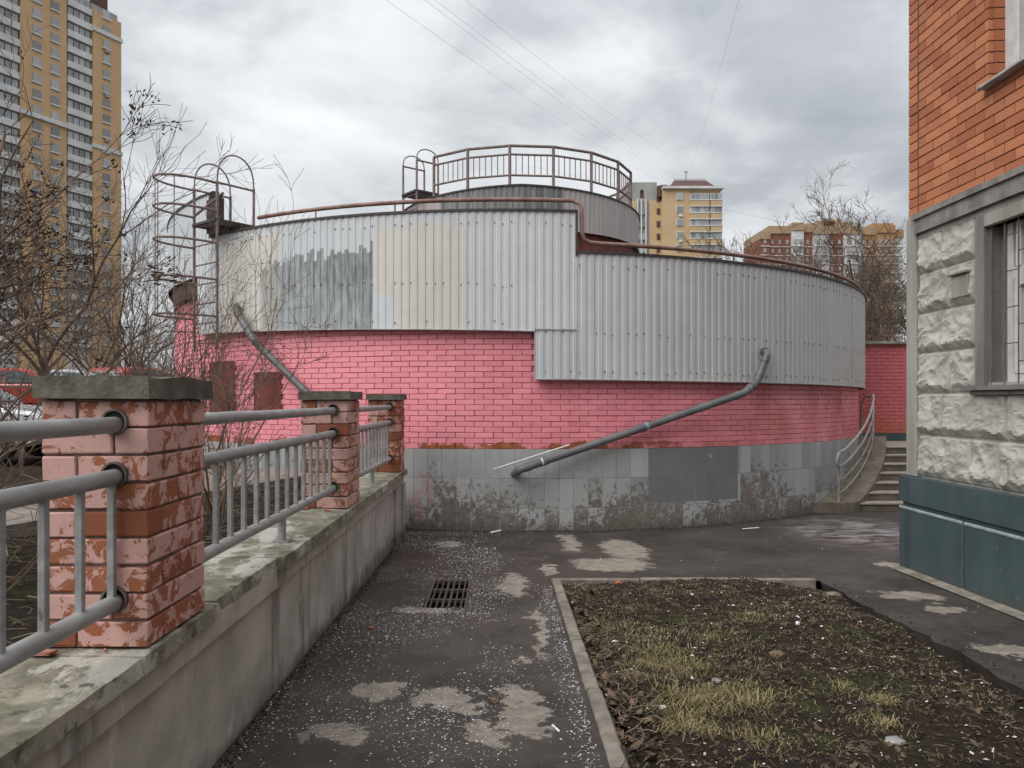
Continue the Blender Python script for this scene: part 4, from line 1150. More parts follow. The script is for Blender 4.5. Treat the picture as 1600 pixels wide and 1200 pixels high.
while z < rz(1.15):
    x = 6.7 + .13 * (row % 2)
    while x < 14.8:
        mw = Matrix.Translation((x, PYW + .012 + random.uniform(-.002, .002), z)) 
        px = VX + F * x / PYW
        if 1352 < px < 1425 and cnt < 300: link('brick', bmp, None, PWALL, mw=mw); cnt += 1
        else: i0 = len(rest2.v); rest2.v += [mw @ v.co for v in bmp.vertices]; rest2.f += [[i0 + a for a in p.vertices] for p in bmp.polygons]
        x += .2605
    z += .0752; row += 1
rest2.build('brick_facing', M_pink2, PWALL, kind='stuff')
# =================================================================== FAR TOWERS
M_yel = weather('ochre_panel', (.64, .425, .24), (.56, .37, .205), scale=.25, rough=.85, bump=.05, fine=2)
M_yel2 = weather('yellow_panel', (.62, .45, .26), (.54, .39, .225), scale=.25, rough=.85, bump=.05, fine=2)
M_wpan = weather('white_panel', (.72, .72, .71), (.58, .58, .57), scale=.3, rough=.8, bump=.05, fine=2)
M_cpan = weather('grey_panel', (.40, .395, .375), (.31, .305, .29), scale=.3, rough=.85, bump=.05, fine=2)
M_fglass = mat('far_glass', lambda n: {'Base Color': n.mix(n.rand(), (.18, .185, .19), (.42, .43, .44)), 'Roughness': .25})
M_mans = weather('brown_mansard', (.13, .06, .05), (.09, .042, .036), scale=.4, rough=.7, fine=2)
def unit(name, d, m): return box_mesh(name, d, 0, m)
def tower_left():
    T = thing('tower_block', 'tall ochre and white tower block at the left edge', 'building', (-79.5, 157, 0))
    ux = Vector((-.5, -1, 0)).normalized(); nr = Vector((-ux.y, ux.x, 0))
    if nr.x < 0: nr = -nr                       # facade faces right, towards the camera's side
    o0 = Vector((-79.5, 157, 0)); k = 1.118
    an = math.atan2(ux.y, ux.x); Rm = Matrix.Rotation(an, 3, 'Z'); R4 = Matrix.Rotation(an, 4, 'Z')
    def bxs(nm, t0, t1, z0, z1, dep, m, out=0., parent=T):
        c_ = o0 + ux * ((t0 + t1) / 2 * k) + nr * (out - dep / 2) + Vector((0, 0, (z0 + z1) / 2))
        return MB().box(c_, ((t1 - t0) * k, dep, z1 - z0), Rm).build(nm, m, parent)
    HH = 79.5
    bxs('wall', 0, 5.6, 0, HH, 14, M_yel, .9); bxs('wall', 5.6, 10.3, 0, HH + 2.5, 14, M_wpan, -.2)
    bxs('wall', 10.3, 18.2, 0, HH + 4, 14, M_yel, .6); bxs('wall', 18.2, 23, 0, HH + 3, 14, M_wpan, -.2); bxs('wall', 23, 40, 0, HH + 4, 14, M_yel, .6)
    for (t0, t1, z0, z1) in ((-.15, 5.7, HH - 4.2, HH - 3.4), (-.15, 5.7, 52, 52.8), (10.2, 18.3, 54, 54.8), (10.2, 18.3, HH, HH + .8)):
        bxs('cornice', t0, t1, z0, z1, 14.5, M_wpan, 1.2)
    bxs('roof', 1.2, 22, HH + 2.5, HH + 6, 9, M_mans, -1.5); bxs('roof', .2, 5.4, HH, HH + 1.6, 9, M_cpan, 0)
    mw_ = box_mesh('window', (1.5, .25, 1.6), 0, M_fglass); ms = box_mesh('sill', (1.9, .3, .25), 0, M_wpan); mac = box_mesh('air_conditioner', (.9, .5, .7), 0, M_cpan)
    mbp = box_mesh('balcony', (5.0, 1.2, 1.25), 0, M_wpan); mbw = box_mesh('balcony_glazing', (1.0, .2, 1.45), 0, M_fglass)
    for f_ in range(4, 27):
        z = 1.6 + 3.0 * f_
        for (t, out) in ((3.0, .95), (12.4, .65), (15.5, .65)):
            c_ = o0 + ux * (t * k) + nr * out + Vector((0, 0, z)); w = link('window', mw_, None, T, mw=Matrix.Translation(c_) @ R4)
            link('sill', ms, None, w, mw=Matrix.Translation(c_ + Vector((0, 0, -.9)) + nr * .1) @ R4)
            if t == 3. and f_ % 3 == 0: link('air_conditioner', mac, None, T, mw=Matrix.Translation(c_ + Vector((0, 0, -1.4)) + nr * .3) @ R4)
        for t in (7.95, 20.6):
            c_ = o0 + ux * (t * k) + nr * .25 + Vector((0, 0, z)); b_ = link('balcony', mbp, None, T, mw=Matrix.Translation(c_ + Vector((0, 0, -.9))) @ R4)
            for q in range(4): link('pane', mbw, None, b_, mw=Matrix.Translation(c_ + ux * (-1.8 + 1.2 * q) + Vector((0, 0, .5)) + nr * (.1)) @ R4)
tower_left()
def tower_mid():
    Y = 178.; T = thing('yellow_tower_block', 'distant yellow tower with brown mansard roof right of the drum', 'building', ((1055 - VX) / F * Y, Y, 0))
    def X(px): return (px - VX) / F * Y
    def Z(py): return E + (VY - py) / F * Y
    def b_(nm, p0, p1, q0, q1, y0, dep, m, par=T): return MB().bx(X(p0), X(p1), Y + y0, Y + y0 + dep, Z(q1), Z(q0)).build(nm, m, par)
    b_('wall', 981, 1029, 281, 640, 2, 14, M_cpan); b_('wall', 981, 996, 311, 640, 1.8, 1, M_yel2); b_('wall', 1017, 1036, 311, 640, 1.7, 1, M_yel2)
    for p in (998, 1004, 1011): b_('pilaster', p - 1, p + 1.2, 308, 640, 1.4, 1, M_wpan)
    b_('arch_window', 1002.5, 1008, 295, 306, 1.9, .5, M_mans); MB().tube([(X(1005.2), Y + 1.9, Z(295)), (X(1005.2), Y + 2.4, Z(295))], .42, 12).build('arch_window', M_mans, T)
    b_('wall', 1036, 1078, 294, 640, 0, 14, M_yel2); b_('wall', 1078, 1127, 294, 640, .6, 13, M_yel2); b_('cornice', 1035, 1130, 292, 295.5, -.8, 14, M_wpan)
    # mansard roof
    mb = MB(); zt, zb = Z(276), Z(293)
    for (z, a_, c_, y0, y1) in ((zb, 1046, 1119, -.3, 12), (zt, 1058, 1108, 3, 9)):
        for (x, y) in ((a_, y0), (c_, y0), (c_, y1), (a_, y1)): mb.v.append(Vector((X(x), Y + y, z)))
    mb.f += [[0, 1, 5, 4], [1, 2, 6, 5], [2, 3, 7, 6], [3, 0, 4, 7], [4, 5, 6, 7]]; mb.build('roof', M_mans, T)
    b_('roof_wing', 1029, 1050, 288, 306, 1, 6, M_mans); b_('lift_house', 1039, 1050, 279, 290, 5, 6, M_cpan)
    b_('roof_rail', 1056, 1108, 273.4, 274.2, 3, .3, M_wpan); b_('aerial', 1079.5, 1080.5, 258, 276, 5, .15, M_grate); b_('aerial', 1077, 1083, 258, 259.2, 5, .15, M_grate)
    mw_ = box_mesh('window', (1.35, .2, 1.5), 0, M_fglass); mf = box_mesh('window_frame', (1.65, .15, 1.8), 0, M_wpan); md = box_mesh('window', (.8, .2, 1.4), 0, M_mans); mac = box_mesh('air_conditioner', (.8, .4, .6), 0, M_wpan)
    for f_ in range(16):
        py = 307.5 + 20. * f_
        z = Z(py)
        for p, m_ in ((1062, mw_), (1031, md), (1005, mw_)):
            if p == 1005 and f_ < 1: continue
            yy = Y - .1 if p == 1062 else Y + 1.62
            if p == 1062: fr = link('window_frame', mf, None, T, loc=(X(p), yy + .02, z)); link('pane', m_, None, fr, loc=(X(p), yy - .06, z))
            else: link('window', m_, None, T, loc=(X(p), yy, z))
        if f_ in (1, 3, 6): link('air_conditioner', mac, None, T, loc=(X(1063), Y - .3, z - 1.4))
        for (p0, p1) in ((1078, 1107), (1109, 1127)):
            bal = MB().bx(X(p0), X(p1), Y - .9, Y + .7, z - 2.3, z - 1.05).build('balcony', M_yel2, T)
            MB().bx(X(p0) - .1, X(p1) + .1, Y - 1.0, Y + .7, z - 1.05, z - .85).build('balcony_rim', M_wpan, bal); MB().bx(X(p0) - .1, X(p1) + .1, Y - 1.0, Y + .7, z - 2.5, z - 2.3).build('balcony_rim', M_wpan, bal)
            w = (X(p1) - X(p0)); nn = 4 if p0 == 1078 else 3
            for q in range(nn): MB().bx(X(p0) + w * q / nn + .12, X(p0) + w * (q + 1) / nn - .08, Y - .72, Y - .6, z - .85, z + .62).build('pane', M_fglass, bal)
            MB().bx(X(p0), X(p1), Y - .58, Y + .7, z - .85, z + .7).build('balcony_frame', M_wpan, bal)
tower_mid()
def tower_right():
    Y = 300.; T = thing('red_tower_block', 'distant red and beige block with stepped top behind the bare tree', 'building', ((1300 - VX) / F * Y, Y, 0))
    M_rb = weather('far_red_brick', (.30, .105, .065), (.24, .08, .05), scale=.2, fine=2, bump=.05); M_bg = weather('far_beige', (.42, .30, .19), (.36, .25, .15), scale=.2, fine=2, bump=.05)
    M_or = weather('far_orange', (.44, .25, .12), (.38, .21, .10), scale=.2, fine=2, bump=.05)
    def X(px): return (px - VX) / F * Y
    def Z(py): return E + (VY - py) / F * Y
    def b_(nm, p0, p1, q0, q1, y0, dep, m, par=T): return MB().bx(X(p0), X(p1), Y + y0, Y + y0 + dep, Z(q1), Z(q0)).build(nm, m, par)
    cols = [(1187, 1203, 362, M_rb), (1203, 1238, 352, M_rb), (1238, 1256, 348, M_wpan), (1256, 1272, 350, M_rb), (1272, 1296, 354, M_wpan), (1296, 1320, 352, M_rb), (1320, 1346, 354, M_wpan), (1346, 1370, 354, M_or), (1370, 1398, 352, M_or), (1398, 1414, 358, M_wpan)]
    for i, (p0, p1, q, m) in enumerate(cols): b_('wall', p0, p1, q + 12, 640, (i % 2) * 1.5, 20, m); b_('top_storey', p0 - .6, p1 + .4, q, q + 12, (i % 2) * 1.5 - .5, 20, M_bg if i < 8 else M_or)
    for i, (p0, p1, q, m) in enumerate(cols):
        for k in range(13):
            b_('floor_band', p0, p1, 384 + 14 * k, 385.3 + 14 * k, (i % 2) * 1.5 - .4, 1, M_wpan)
    # raised arch on the roof
    for (p0, p1, q0, q1) in ((1266, 1283, 345, 360), (1283, 1293, 341, 347), (1293, 1312, 338.5, 342), (1312, 1322, 340, 356), (1322, 1340, 343, 356), (1283, 1293, 347, 356), (1371, 1404, 345, 354)): b_('roof_arch', p0, p1, q0, q1, 4, 8, M_bg if p0 < 1360 else M_or)
    mb = MB()
    for i, (p0, p1, q, m) in enumerate(cols):
        nn = max(1, int((p1 - p0) / 9))
        for k in range(14):
            for j in range(nn):
                xc = X(p0) + (X(p1) - X(p0)) * (j + .5) / nn; z = Z(377 + 14 * k); mb.box((xc, Y + (i % 2) * 1.5 - .05, z), (1.1 if m is not M_wpan else 1.8, .3, 1.7))
    mb.build('windows', M_fglass, T, kind='stuff')
tower_right()

# =================================================================== BARE TREES AND SHRUBS
def bark(name, a, b): return weather(name, a, b, scale=14, rough=.9, bump=.5, fine=80)
M_bark = bark('brown_bark', (.23, .16, .115), (.115, .078, .055)); M_bark2 = bark('grey_brown_bark', (.17, .125, .095), (.09, .066, .05)); M_pod = mat('dry_seed_pod', lambda n: {'Base Color': n.mix(n.island(), (.028, .021, .018), (.075, .05, .036)), 'Roughness': .9})
def grow(mb, tips, rng, p, d, ln, r, lvl, spread, up, nseg=6, kids=(3, 5), rmin=.0022, wob=.16, ratio=.62):
    pts = [p.copy()]; rad = [r]; d = d.normalized(); seg = ln / nseg; cur = p.copy(); dirs = [d.copy()]
    for k in range(nseg):
        d = (d + Vector((rng.gauss(0, wob), rng.gauss(0, wob), rng.gauss(0, wob) + up))).normalized()
        cur = cur + d * seg; pts.append(cur.copy()); dirs.append(d.copy()); rad.append(max(rmin, r * (1 - .72 * (k + 1) / nseg)))
    mb.tube(pts, rad, 6 if r > .012 else (4 if r > .005 else 3), caps=False)
    if lvl == 0:
        tips.append((pts[-1], d)); 
        if nseg > 3: tips.append((pts[-3], dirs[-3]))
        return
    for q in range(rng.randint(*kids)):
        k = rng.randint(1, nseg)
        t = dirs[k]; s_ = Vector((rng.gauss(0, 1), rng.gauss(0, 1), rng.gauss(0, .8))); s_ = (s_ - t * s_.dot(t)).normalized()
        nd = (t + s_ * spread * rng.uniform(.6, 1.3)).normalized()
        grow(mb, tips, rng, pts[k], nd, ln * ratio * rng.uniform(.65, 1.15) * (1 - .3 * k / nseg), max(rmin, rad[k] * .7), lvl - 1, spread, up, max(3, nseg - 1), kids, rmin, wob, ratio)
def pods(mb, rng, tips, prob, s, per):
    for (p, d) in tips:
        if rng.random() > prob: continue
        for k in range(rng.randint(1, per)):
            q = p + Vector((rng.gauss(0, 1), rng.gauss(0, 1), rng.gauss(0, 1))) * s * 1.6 * (.3 if k == 0 else 1)
            ax = (d + Vector((rng.gauss(0, .5), rng.gauss(0, .5), rng.gauss(0, .5)))).normalized(); o = ax.orthogonal().normalized(); w = ax.cross(o)
            l = s * rng.uniform(.7, 1.4); i = len(mb.v)
            mb.v += [q - ax * l, q + ax * l] + [q + (o * math.cos(a_) + w * math.sin(a_)) * l * .42 for a_ in (0, 2.1, 4.2)]
            for a_ in range(3): b_ = (a_ + 1) % 3; mb.f += [[i, i + 2 + b_, i + 2 + a_], [i + 1, i + 2 + a_, i + 2 + b_]]
def shrub(label, base, stems, h, lean, seed, r0=.016, lvl=3, spread=.7, up=.03, mat_=M_bark, podp=.5, pods_s=.011, kids=(3, 5), splay=.55, wob=.15, group='bare shrubs behind the wall', podper=5):
    rng = random.Random(seed)
    T = thing('bare_shrub', label, 'shrub', base, group)
    tips = []
    for k in range(stems):
        mb = MB(); a_ = rng.uniform(0, FULL); d = Vector((math.cos(a_) * splay + lean[0], math.sin(a_) * splay + lean[1], 1 + lean[2]))
        p = Vector(base) + Vector((math.cos(a_), math.sin(a_), 0)) * rng.uniform(.02, .16) - Vector((0, 0, .08))
        grow(mb, tips, rng, p, d, h * rng.uniform(.7, 1.05), r0 * rng.uniform(.6, 1.15), lvl, spread, up, 7, kids, .0020, wob)
        mb.build('stem', mat_, T, True)
    if podp:
        mb = MB(); pods(mb, rng, tips, podp, pods_s, podper); mb.build('seed_pods', M_pod, T, kind='stuff')
    return T
KD = (4, 6)
shrub('large bare shrub with dark seed pods arching in at the left edge', (-3.95, 3.75, .6), 17, 2.85, (.06, .10, .1), 19, .031, 3, .5, .012, podp=.55, podper=8, wob=.17, pods_s=.014, splay=.55, kids=KD)
shrub('tangled bare shrub behind the parked white car at the left', (-5.1, 6.6, .6), 6, 3.2, (.15, .1, 0), 8, .018, 3, .65, .02, M_bark2, podp=.16, kids=KD)
shrub('bare shrub in the gap between tower block and round building', (-4.9, 9.2, .6), 10, 2.5, (.16, .0, 0), 12, .015, 3, .6, .03, podp=.2, kids=KD)
shrub('tall wispy bare shrub at the foot of the ochre tower', (-6.6, 10.5, .6), 5, 3.2, (.1, .0, 0), 17, .016, 3, .6, .03, M_bark2, podp=.12, kids=KD)
shrub('slender bare shrub right behind the middle railing', (-2.35, 6.0, .6), 11, 1.6, (-.12, .1, .1), 21, .013, 3, .5, .05, podp=.08, pods_s=.006, splay=.4, kids=(3, 5))
shrub('slender bare shrub before the bricked-up niches of the pink wall', (-3.5, 8.3, .6), 10, 2.5, (.04, .05, .1), 25, .017, 3, .55, .05, podp=.1, pods_s=.007, splay=.45, kids=(3, 5))
shrub('thicket of low bare shoots just left of the nearest pillar', (-2.9, 3.9, .6), 14, 1.0, (.0, .3, -.2), 31, .011, 2, .7, .0, podp=.0, splay=1.1, kids=(4, 6))
shrub('low brushy bare shrub under the white car at the left', (-4.6, 5.6, .6), 14, 1.2, (.2, .1, -.3), 37, .012, 2, .7, .0, podp=.0, splay=1.2, kids=(4, 6))
def tree(label, base, h, seed, r0, lvl, kids, forks, mat_=M_bark2, spread=.6, lean=(0, 0), ratio=.64, tr=.25, group='bare trees'):
    rng = random.Random(seed); T = thing('bare_tree', label, 'tree', base, group)
    b = Vector(base); top = b + Vector((lean[0] * .2, lean[1] * .2, h * tr)); mb = MB()
    mb.tube([b - Vector((0, 0, .2)), b.lerp(top, .5) + Vector((rng.gauss(0, .04), rng.gauss(0, .04), 0)), top], [r0 * 1.2, r0, r0 * .9], 9); mb.build('trunk', mat_, T, True)
    tips = []; mb = MB()
    for k in range(forks):
        a_ = FULL * k / forks + rng.uniform(-.4, .4); d = Vector((math.cos(a_) * .75 + lean[0], math.sin(a_) * .75 + lean[1], 1.05))
        grow(mb, tips, rng, top - Vector((0, 0, rng.uniform(0, h * tr * .35))), d, h * (1 - tr) * rng.uniform(.7, 1.0), r0 * .55, lvl, spread, .015, 8, kids, .0055, .13, ratio)
    mb.build('crown', mat_, T, True)
    return T
def bx_(px, Y): return (px - VX) / F * Y
tree('large bare tree rising behind the right end of the cladding', (bx_(1335, 27), 27, -.2), 8.3, 4, .17, 4, (5, 6), 9, tr=.16, spread=.72)
tree('slim pale bare tree left of the red tower block', (bx_(1255, 36), 36, -.2), 9.6, 9, .13, 4, (4, 6), 7, tr=.34, spread=.55, mat_=M_bark)
tree('low spreading bare tree over the coping of the pink wall', (bx_(1400, 22), 22, -.2), 5.6, 14, .12, 4, (5, 6), 8, tr=.18, spread=.7)
for i, (px, Y, h, lab) in enumerate(((70, 24, 9, 'bare tree in front of the tall ochre tower'), (205, 44, 7.5, 'small far bare tree in the gap beside the tower block'), (-60, 20, 9, 'bare tree rising at the far left edge'), (150, 34, 8.5, 'bare tree below the right corner of the ochre tower'), (250, 52, 6.5, 'small far bare tree beside the left edge of the round building'))):
    tree(lab, (bx_(px, Y), Y, 1.1), h, 40 + i, .11, 3, (4, 5), 6, tr=.2, spread=.6)

# =================================================================== PARKED CARS BEYOND THE GARDEN
def car(label, loc, rz_, color):
    T = thing('parked_car', label, 'car', loc, 'cars parked beyond the garden'); Mx = Matrix.Translation(loc) @ Matrix.Rotation(rz_, 4, 'Z')
    M_body = mat('car_paint', lambda n: {'Base Color': color, 'Roughness': .25, 'Coat Weight': .6, 'Coat Roughness': .08})
    M_tyre = mat('tyre_rubber', lambda n: {'Base Color': (.02, .02, .02), 'Roughness': .85}); M_red = mat('tail_light', lambda n: {'Base Color': (.45, .02, .015), 'Roughness': .2})
    M_cg = mat('car_glass', lambda n: {'Base Color': (.10, .13, .14), 'Roughness': .05, 'Specular IOR Level': .8})
    def poly(prof, half, shrink=None):
        mb = MB(); k = len(prof)
        for s in (-1, 1):
            for (x, z) in prof:
                w = half * (shrink(z) if shrink else 1); mb.v.append(Mx @ Vector((x, s * w, z)))
        mb.f.append(list(range(k))[::-1]); mb.f.append([k + q for q in range(k)])
        for q in range(k): b = (q + 1) % k; mb.f.append([q, b, k + b, k + q])
        return mb
    body = [(-2.1, .32), (-2.15, .6), (-2.05, .88), (-1.95, .93), (.9, .93), (1.9, .80), (2.1, .62), (2.12, .34), (1.75, .25), (-1.8, .25)]
    bd = poly(body, .86, lambda z: 1 - max(0, .5 - z) * .15).build('body', M_body, T, bevel=.05, fix=True)
    cab = [(-1.95, .92), (-1.75, 1.28), (-1.45, 1.44), (-.2, 1.47), (.25, 1.40), (1.05, .92)]
    poly(cab, .80, lambda z: 1 - max(0, z - .92) * .30).build('roof', M_body, T, bevel=.04, fix=True)
    sh = lambda z: 1 - max(0, z - .92) * .30
    poly([(-1.60, .97), (-1.45, 1.32), (-.55, 1.38), (-.55, .97)], .812, sh).build('side_window', M_cg, T, fix=True)
    poly([(-.48, .97), (-.48, 1.38), (.12, 1.34), (.78, .97)], .812, sh).build('side_window', M_cg, T, fix=True)
    for (x0, z0, x1, z1, nm) in ((-1.965, .98, -1.80, 1.29, 'rear_window'), (1.0, .98, .36, 1.36, 'windscreen')):
        mb = MB(); o = -.03 if nm == 'rear_window' else .035
        mb.quad(*[Mx @ Vector(q) for q in ((x0 + o, -.72, z0), (x0 + o, .72, z0), (x1 + o, .62, z1), (x1 + o, -.62, z1))]); mb.build(nm, M_cg, T)
    for x in (-1.3, 1.3):
        for s in (-1, 1):
            a_ = Mx @ Vector((x, s * .70, .31)); b_ = Mx @ Vector((x, s * .885, .31))
            w = MB().tube([a_, b_], .31, 20).build('wheel', M_tyre, T, True); MB().tube([a_.lerp(b_, .5), a_.lerp(b_, 1.03)], .19, 14).build('rim', M_rail, w, True)
    for s in (-1, 1): MB().box(Mx @ Vector((-2.08, s * .70, .80)), (.10, .26, .22), Matrix.Rotation(rz_, 3, 'Z')).build('tail_light', M_red, T, bevel=.02); MB().box(Mx @ Vector((2.02, s * .66, .68)), (.12, .3, .14), Matrix.Rotation(rz_, 3, 'Z')).build('headlight', M_frame, T, bevel=.02)
    for s in (-1, 1): MB().box(Mx @ Vector((.62, s * .93, 1.0)), (.12, .16, .13), Matrix.Rotation(rz_, 3, 'Z')).build('mirror', M_body, T, bevel=.03)
    MB().box(Mx @ Vector((-2.13, 0, .45)), (.08, 1.6, .2), Matrix.Rotation(rz_, 3, 'Z')).build('bumper', M_body, T, bevel=.03)
car('white car parked at the left edge behind the nearest railing', (-9.3, 12.4, .66), R_(8), (.66, .68, .70))
car('red car far behind the cap of the nearest pillar', (bx_(222, 25), 25, garden_z(-11, 25)), R_(78), (.42, .03, .025))
car('far red car seen just left of the nearest pillar cap', (bx_(50, 26), 26, garden_z(-15, 26)), R_(5), (.45, .04, .025))
car('silver car far behind the shrubs at the left', (bx_(130, 29), 29, garden_z(-15, 29)), R_(10), (.55, .57, .58))

# =================================================================== OVERHEAD WIRES
M_wire = mat('overhead_wire', lambda n: {'Base Color': (.2, .2, .2), 'Roughness': .6})
def wire(a, b, sag, r, lab):
    pts = []
    for k in range(25):
        t = k / 24; p = a.lerp(b, t); p.z -= sag * 4 * t * (1 - t); pts.append(p)
    tag(MB().tube(pts, r, 5).build('overhead_wire', M_wire), lab, 'wire', 'wires across the sky')
def extra(px, py, Y): return P(px, py, Y)
wire(extra(560, -30, 40), extra(1025, 280, 170), .6, .007, 'lowest of the wires slanting down across the sky to the yellow tower')
wire(extra(625, -30, 40), extra(1048, 277, 172), .6, .007, 'second lowest wire slanting down across the sky to the yellow tower')
wire(extra(640, -30, 42), extra(1052, 275, 172), .3, .007, 'second highest wire slanting down across the sky to the yellow tower')
wire(extra(690, -30, 40), extra(1078, 265, 176), .6, .007, 'highest of the wires slanting down across the sky to the yellow tower')
wire(extra(1165, -40, 60), extra(1081, 262, 178), .5, .009, 'steep single wire from the top of the sky to the tower aerial')
wire(extra(1440, 395, 40), extra(600, 205, 180), .2, .007, 'nearly level faint wire behind the bare tree at the right')

# =================================================================== LITTER, GRIT, GRASS
rng = random.Random(77)
def flake(mb, p, s, asp=.6, lift=.4):
    a_ = rng.uniform(0, FULL); u = Vector((math.cos(a_), math.sin(a_), rng.gauss(0, lift * .4))) * s; v = Vector((-math.sin(a_), math.cos(a_), rng.gauss(0, lift * .5))) * s * asp
    i = len(mb.v); q = p + Vector((0, 0, s * .35))
    mb.v += [q - u - v * rng.uniform(.4, 1), q + u * rng.uniform(.6, 1) - v, q + u + v * rng.uniform(.4, 1), q - u * rng.uniform(.5, 1) + v, q + Vector((0, 0, s * .5))]
    mb.f += [[i, i + 1, i + 4], [i + 1, i + 2, i + 4], [i + 2, i + 3, i + 4], [i + 3, i, i + 4]]
M_grit = mat('pale_grit', lambda n: {'Base Color': n.mix(n.island(), (.16, .15, .14), (.72, .71, .69)), 'Roughness': .8})
mb = MB()
def dens(x, y):
    d_ = .035 + 1.3 * max(0, mn.noise((x * 1.1 + 4, y * .8, 6)) * 1.4 + .06 + .35 * (x < .1) - .25 * abs(x + .5) + .25 * mn.noise((x * 4, y * 4, 3)))
    if x > .5: d_ *= .25
    if y > 9: d_ *= .7
    return min(1, d_)
cnt = 0
while cnt < 10500:
    y = 2.6 + 7.6 * rng.random() ** 1.25; x = rng.uniform(-1.28, 4.0)
    if x > .42 and (y < 7.3 and x < 3.06): continue
    if GX0 - .01 < x < GX1 + .01 and GY0 - .01 < y < GY1 + .01: continue
    if rng.random() > dens(x, y) * (1 if x < .5 else .5): continue
    flake(mb, Vector((x, y, asph_z(x, y) + .001)), rng.choice((.0018, .002, .0025, .003, .004, .0055)) * (1 + .05 * y)); cnt += 1
for k in range(1100):               # swept against the kerb
    y = 2.6 + 4.4 * rng.random(); x = BX0 - .05 - abs(rng.gauss(0, .07)); flake(mb, Vector((x, y, asph_z(x, y) + .001)), rng.uniform(.003, .0065))
mb.build('grit', M_grit, None, kind='stuff')['label'] = 'pale stone grit scattered over the asphalt'
# soil litter
def bed_pt():
    y = 2.4 + 4.8 * rng.random() ** .9; x = rng.uniform(BX0 + .06, BX1); return x, y
M_leaf = mat('dead_leaf', lambda n: {'Base Color': n.mix(n.island(), (.022, .015, .011), (.16, .105, .066)), 'Roughness': .85})
mb = MB()
for k in range(6500):
    x, y = bed_pt(); s = rng.uniform(.004, .013) * (1.8 if rng.random() < .06 else 1); flake(mb, Vector((x, y, soil_z(x, y))), s, rng.uniform(.35, .8), 1.0)
for k in range(180):
    y = 2.4 + 4.5 * rng.random(); x = BX0 + .07 + abs(rng.gauss(0, .10)); flake(mb, Vector((x, y, soil_z(x, y) + .01)), rng.uniform(.012, .034), .7, 1.2)
mb.build('dead_leaves', M_leaf, None, kind='stuff')['label'] = 'dead brown leaf litter over the bed'
M_stick = mat('dry_twig', lambda n: {'Base Color': n.mix(n.island(), (.06, .042, .03), (.26, .20, .135)), 'Roughness': .85})
mb = MB()
for k in range(2600):
    x, y = bed_pt(); a_ = rng.uniform(0, FULL); l = rng.uniform(.02, .075); p = Vector((x, y, soil_z(x, y) + rng.uniform(.002, .012))); d = Vector((math.cos(a_), math.sin(a_), rng.gauss(0, .2))) * l
    mb.tube([p, p + d * .5 + Vector((rng.gauss(0, .006), rng.gauss(0, .006), .006)), p + d], rng.uniform(.0008, .0019), 3, False)
for k in range(130):
    y = 2.6 + 3.2 * rng.random(); x = BX0 + .10 + abs(rng.gauss(0, .12)); a_ = rng.uniform(0, FULL); l = rng.uniform(.08, .2); p = Vector((x, y, soil_z(x, y) + .01)); d = Vector((math.cos(a_), math.sin(a_), rng.uniform(-.05, .25))) * l
    mb.tube([p, p + d * .5 + Vector((rng.gauss(0, .02), rng.gauss(0, .02), .02)), p + d], .0022, 3, False)
mb.build('dry_twigs', M_stick, None, kind='stuff')['label'] = 'dry twigs and stalks scattered on the bed'
M_white2 = mat('pale_scraps', lambda n: {'Base Color': n.mix(n.island(), (.42, .38, .33), (.80, .79, .76)), 'Roughness': .7})
mb = MB()
for k in range(560):
    x, y = bed_pt(); flake(mb, Vector((x, y, soil_z(x, y) + .004)), rng.uniform(.002, .009) * (1.9 if rng.random() < .1 else 1), rng.uniform(.3, .9), .6)
mb.build('pale_scraps', M_white2, None, kind='stuff')['label'] = 'small pale scraps and stones among the leaf litter'
# grass
M_grass = mat('winter_grass', lambda n: {'Base Color': n.ramp(n.island(), [(0, (.05, .052, .016)), (.35, (.13, .112, .04)), (.72, (.27, .215, .095)), (1, (.42, .34, .185))]), 'Roughness': .7})
mb = MB()
def blade(x, y, h, lean, a_=None):
    a_ = rng.uniform(0, FULL) if a_ is None else a_ + rng.gauss(0, .7); d = Vector((math.cos(a_), math.sin(a_), 0)); w = d.cross(Vector((0, 0, 1))) * rng.uniform(.0012, .0022); p = Vector((x, y, soil_z(x, y) - .004)); i = len(mb.v)
    m_ = p + d * h * lean * .7 + Vector((0, 0, h * (.62 - .12 * lean))); t_ = p + d * h * (lean * 1.5 + .1) + Vector((0, 0, h * (.80 - .72 * lean)))
    mb.v += [p - w, p + w, m_ + w * .8, m_ - w * .8, t_]; mb.f += [[i, i + 1, i + 2, i + 3], [i + 3, i + 2, i + 4]]
def Gb(px, py):
    k = (py - VY) / F; Y = (E - .0665 + .05) / (k - .019); return (px - VX) / F * Y, Y
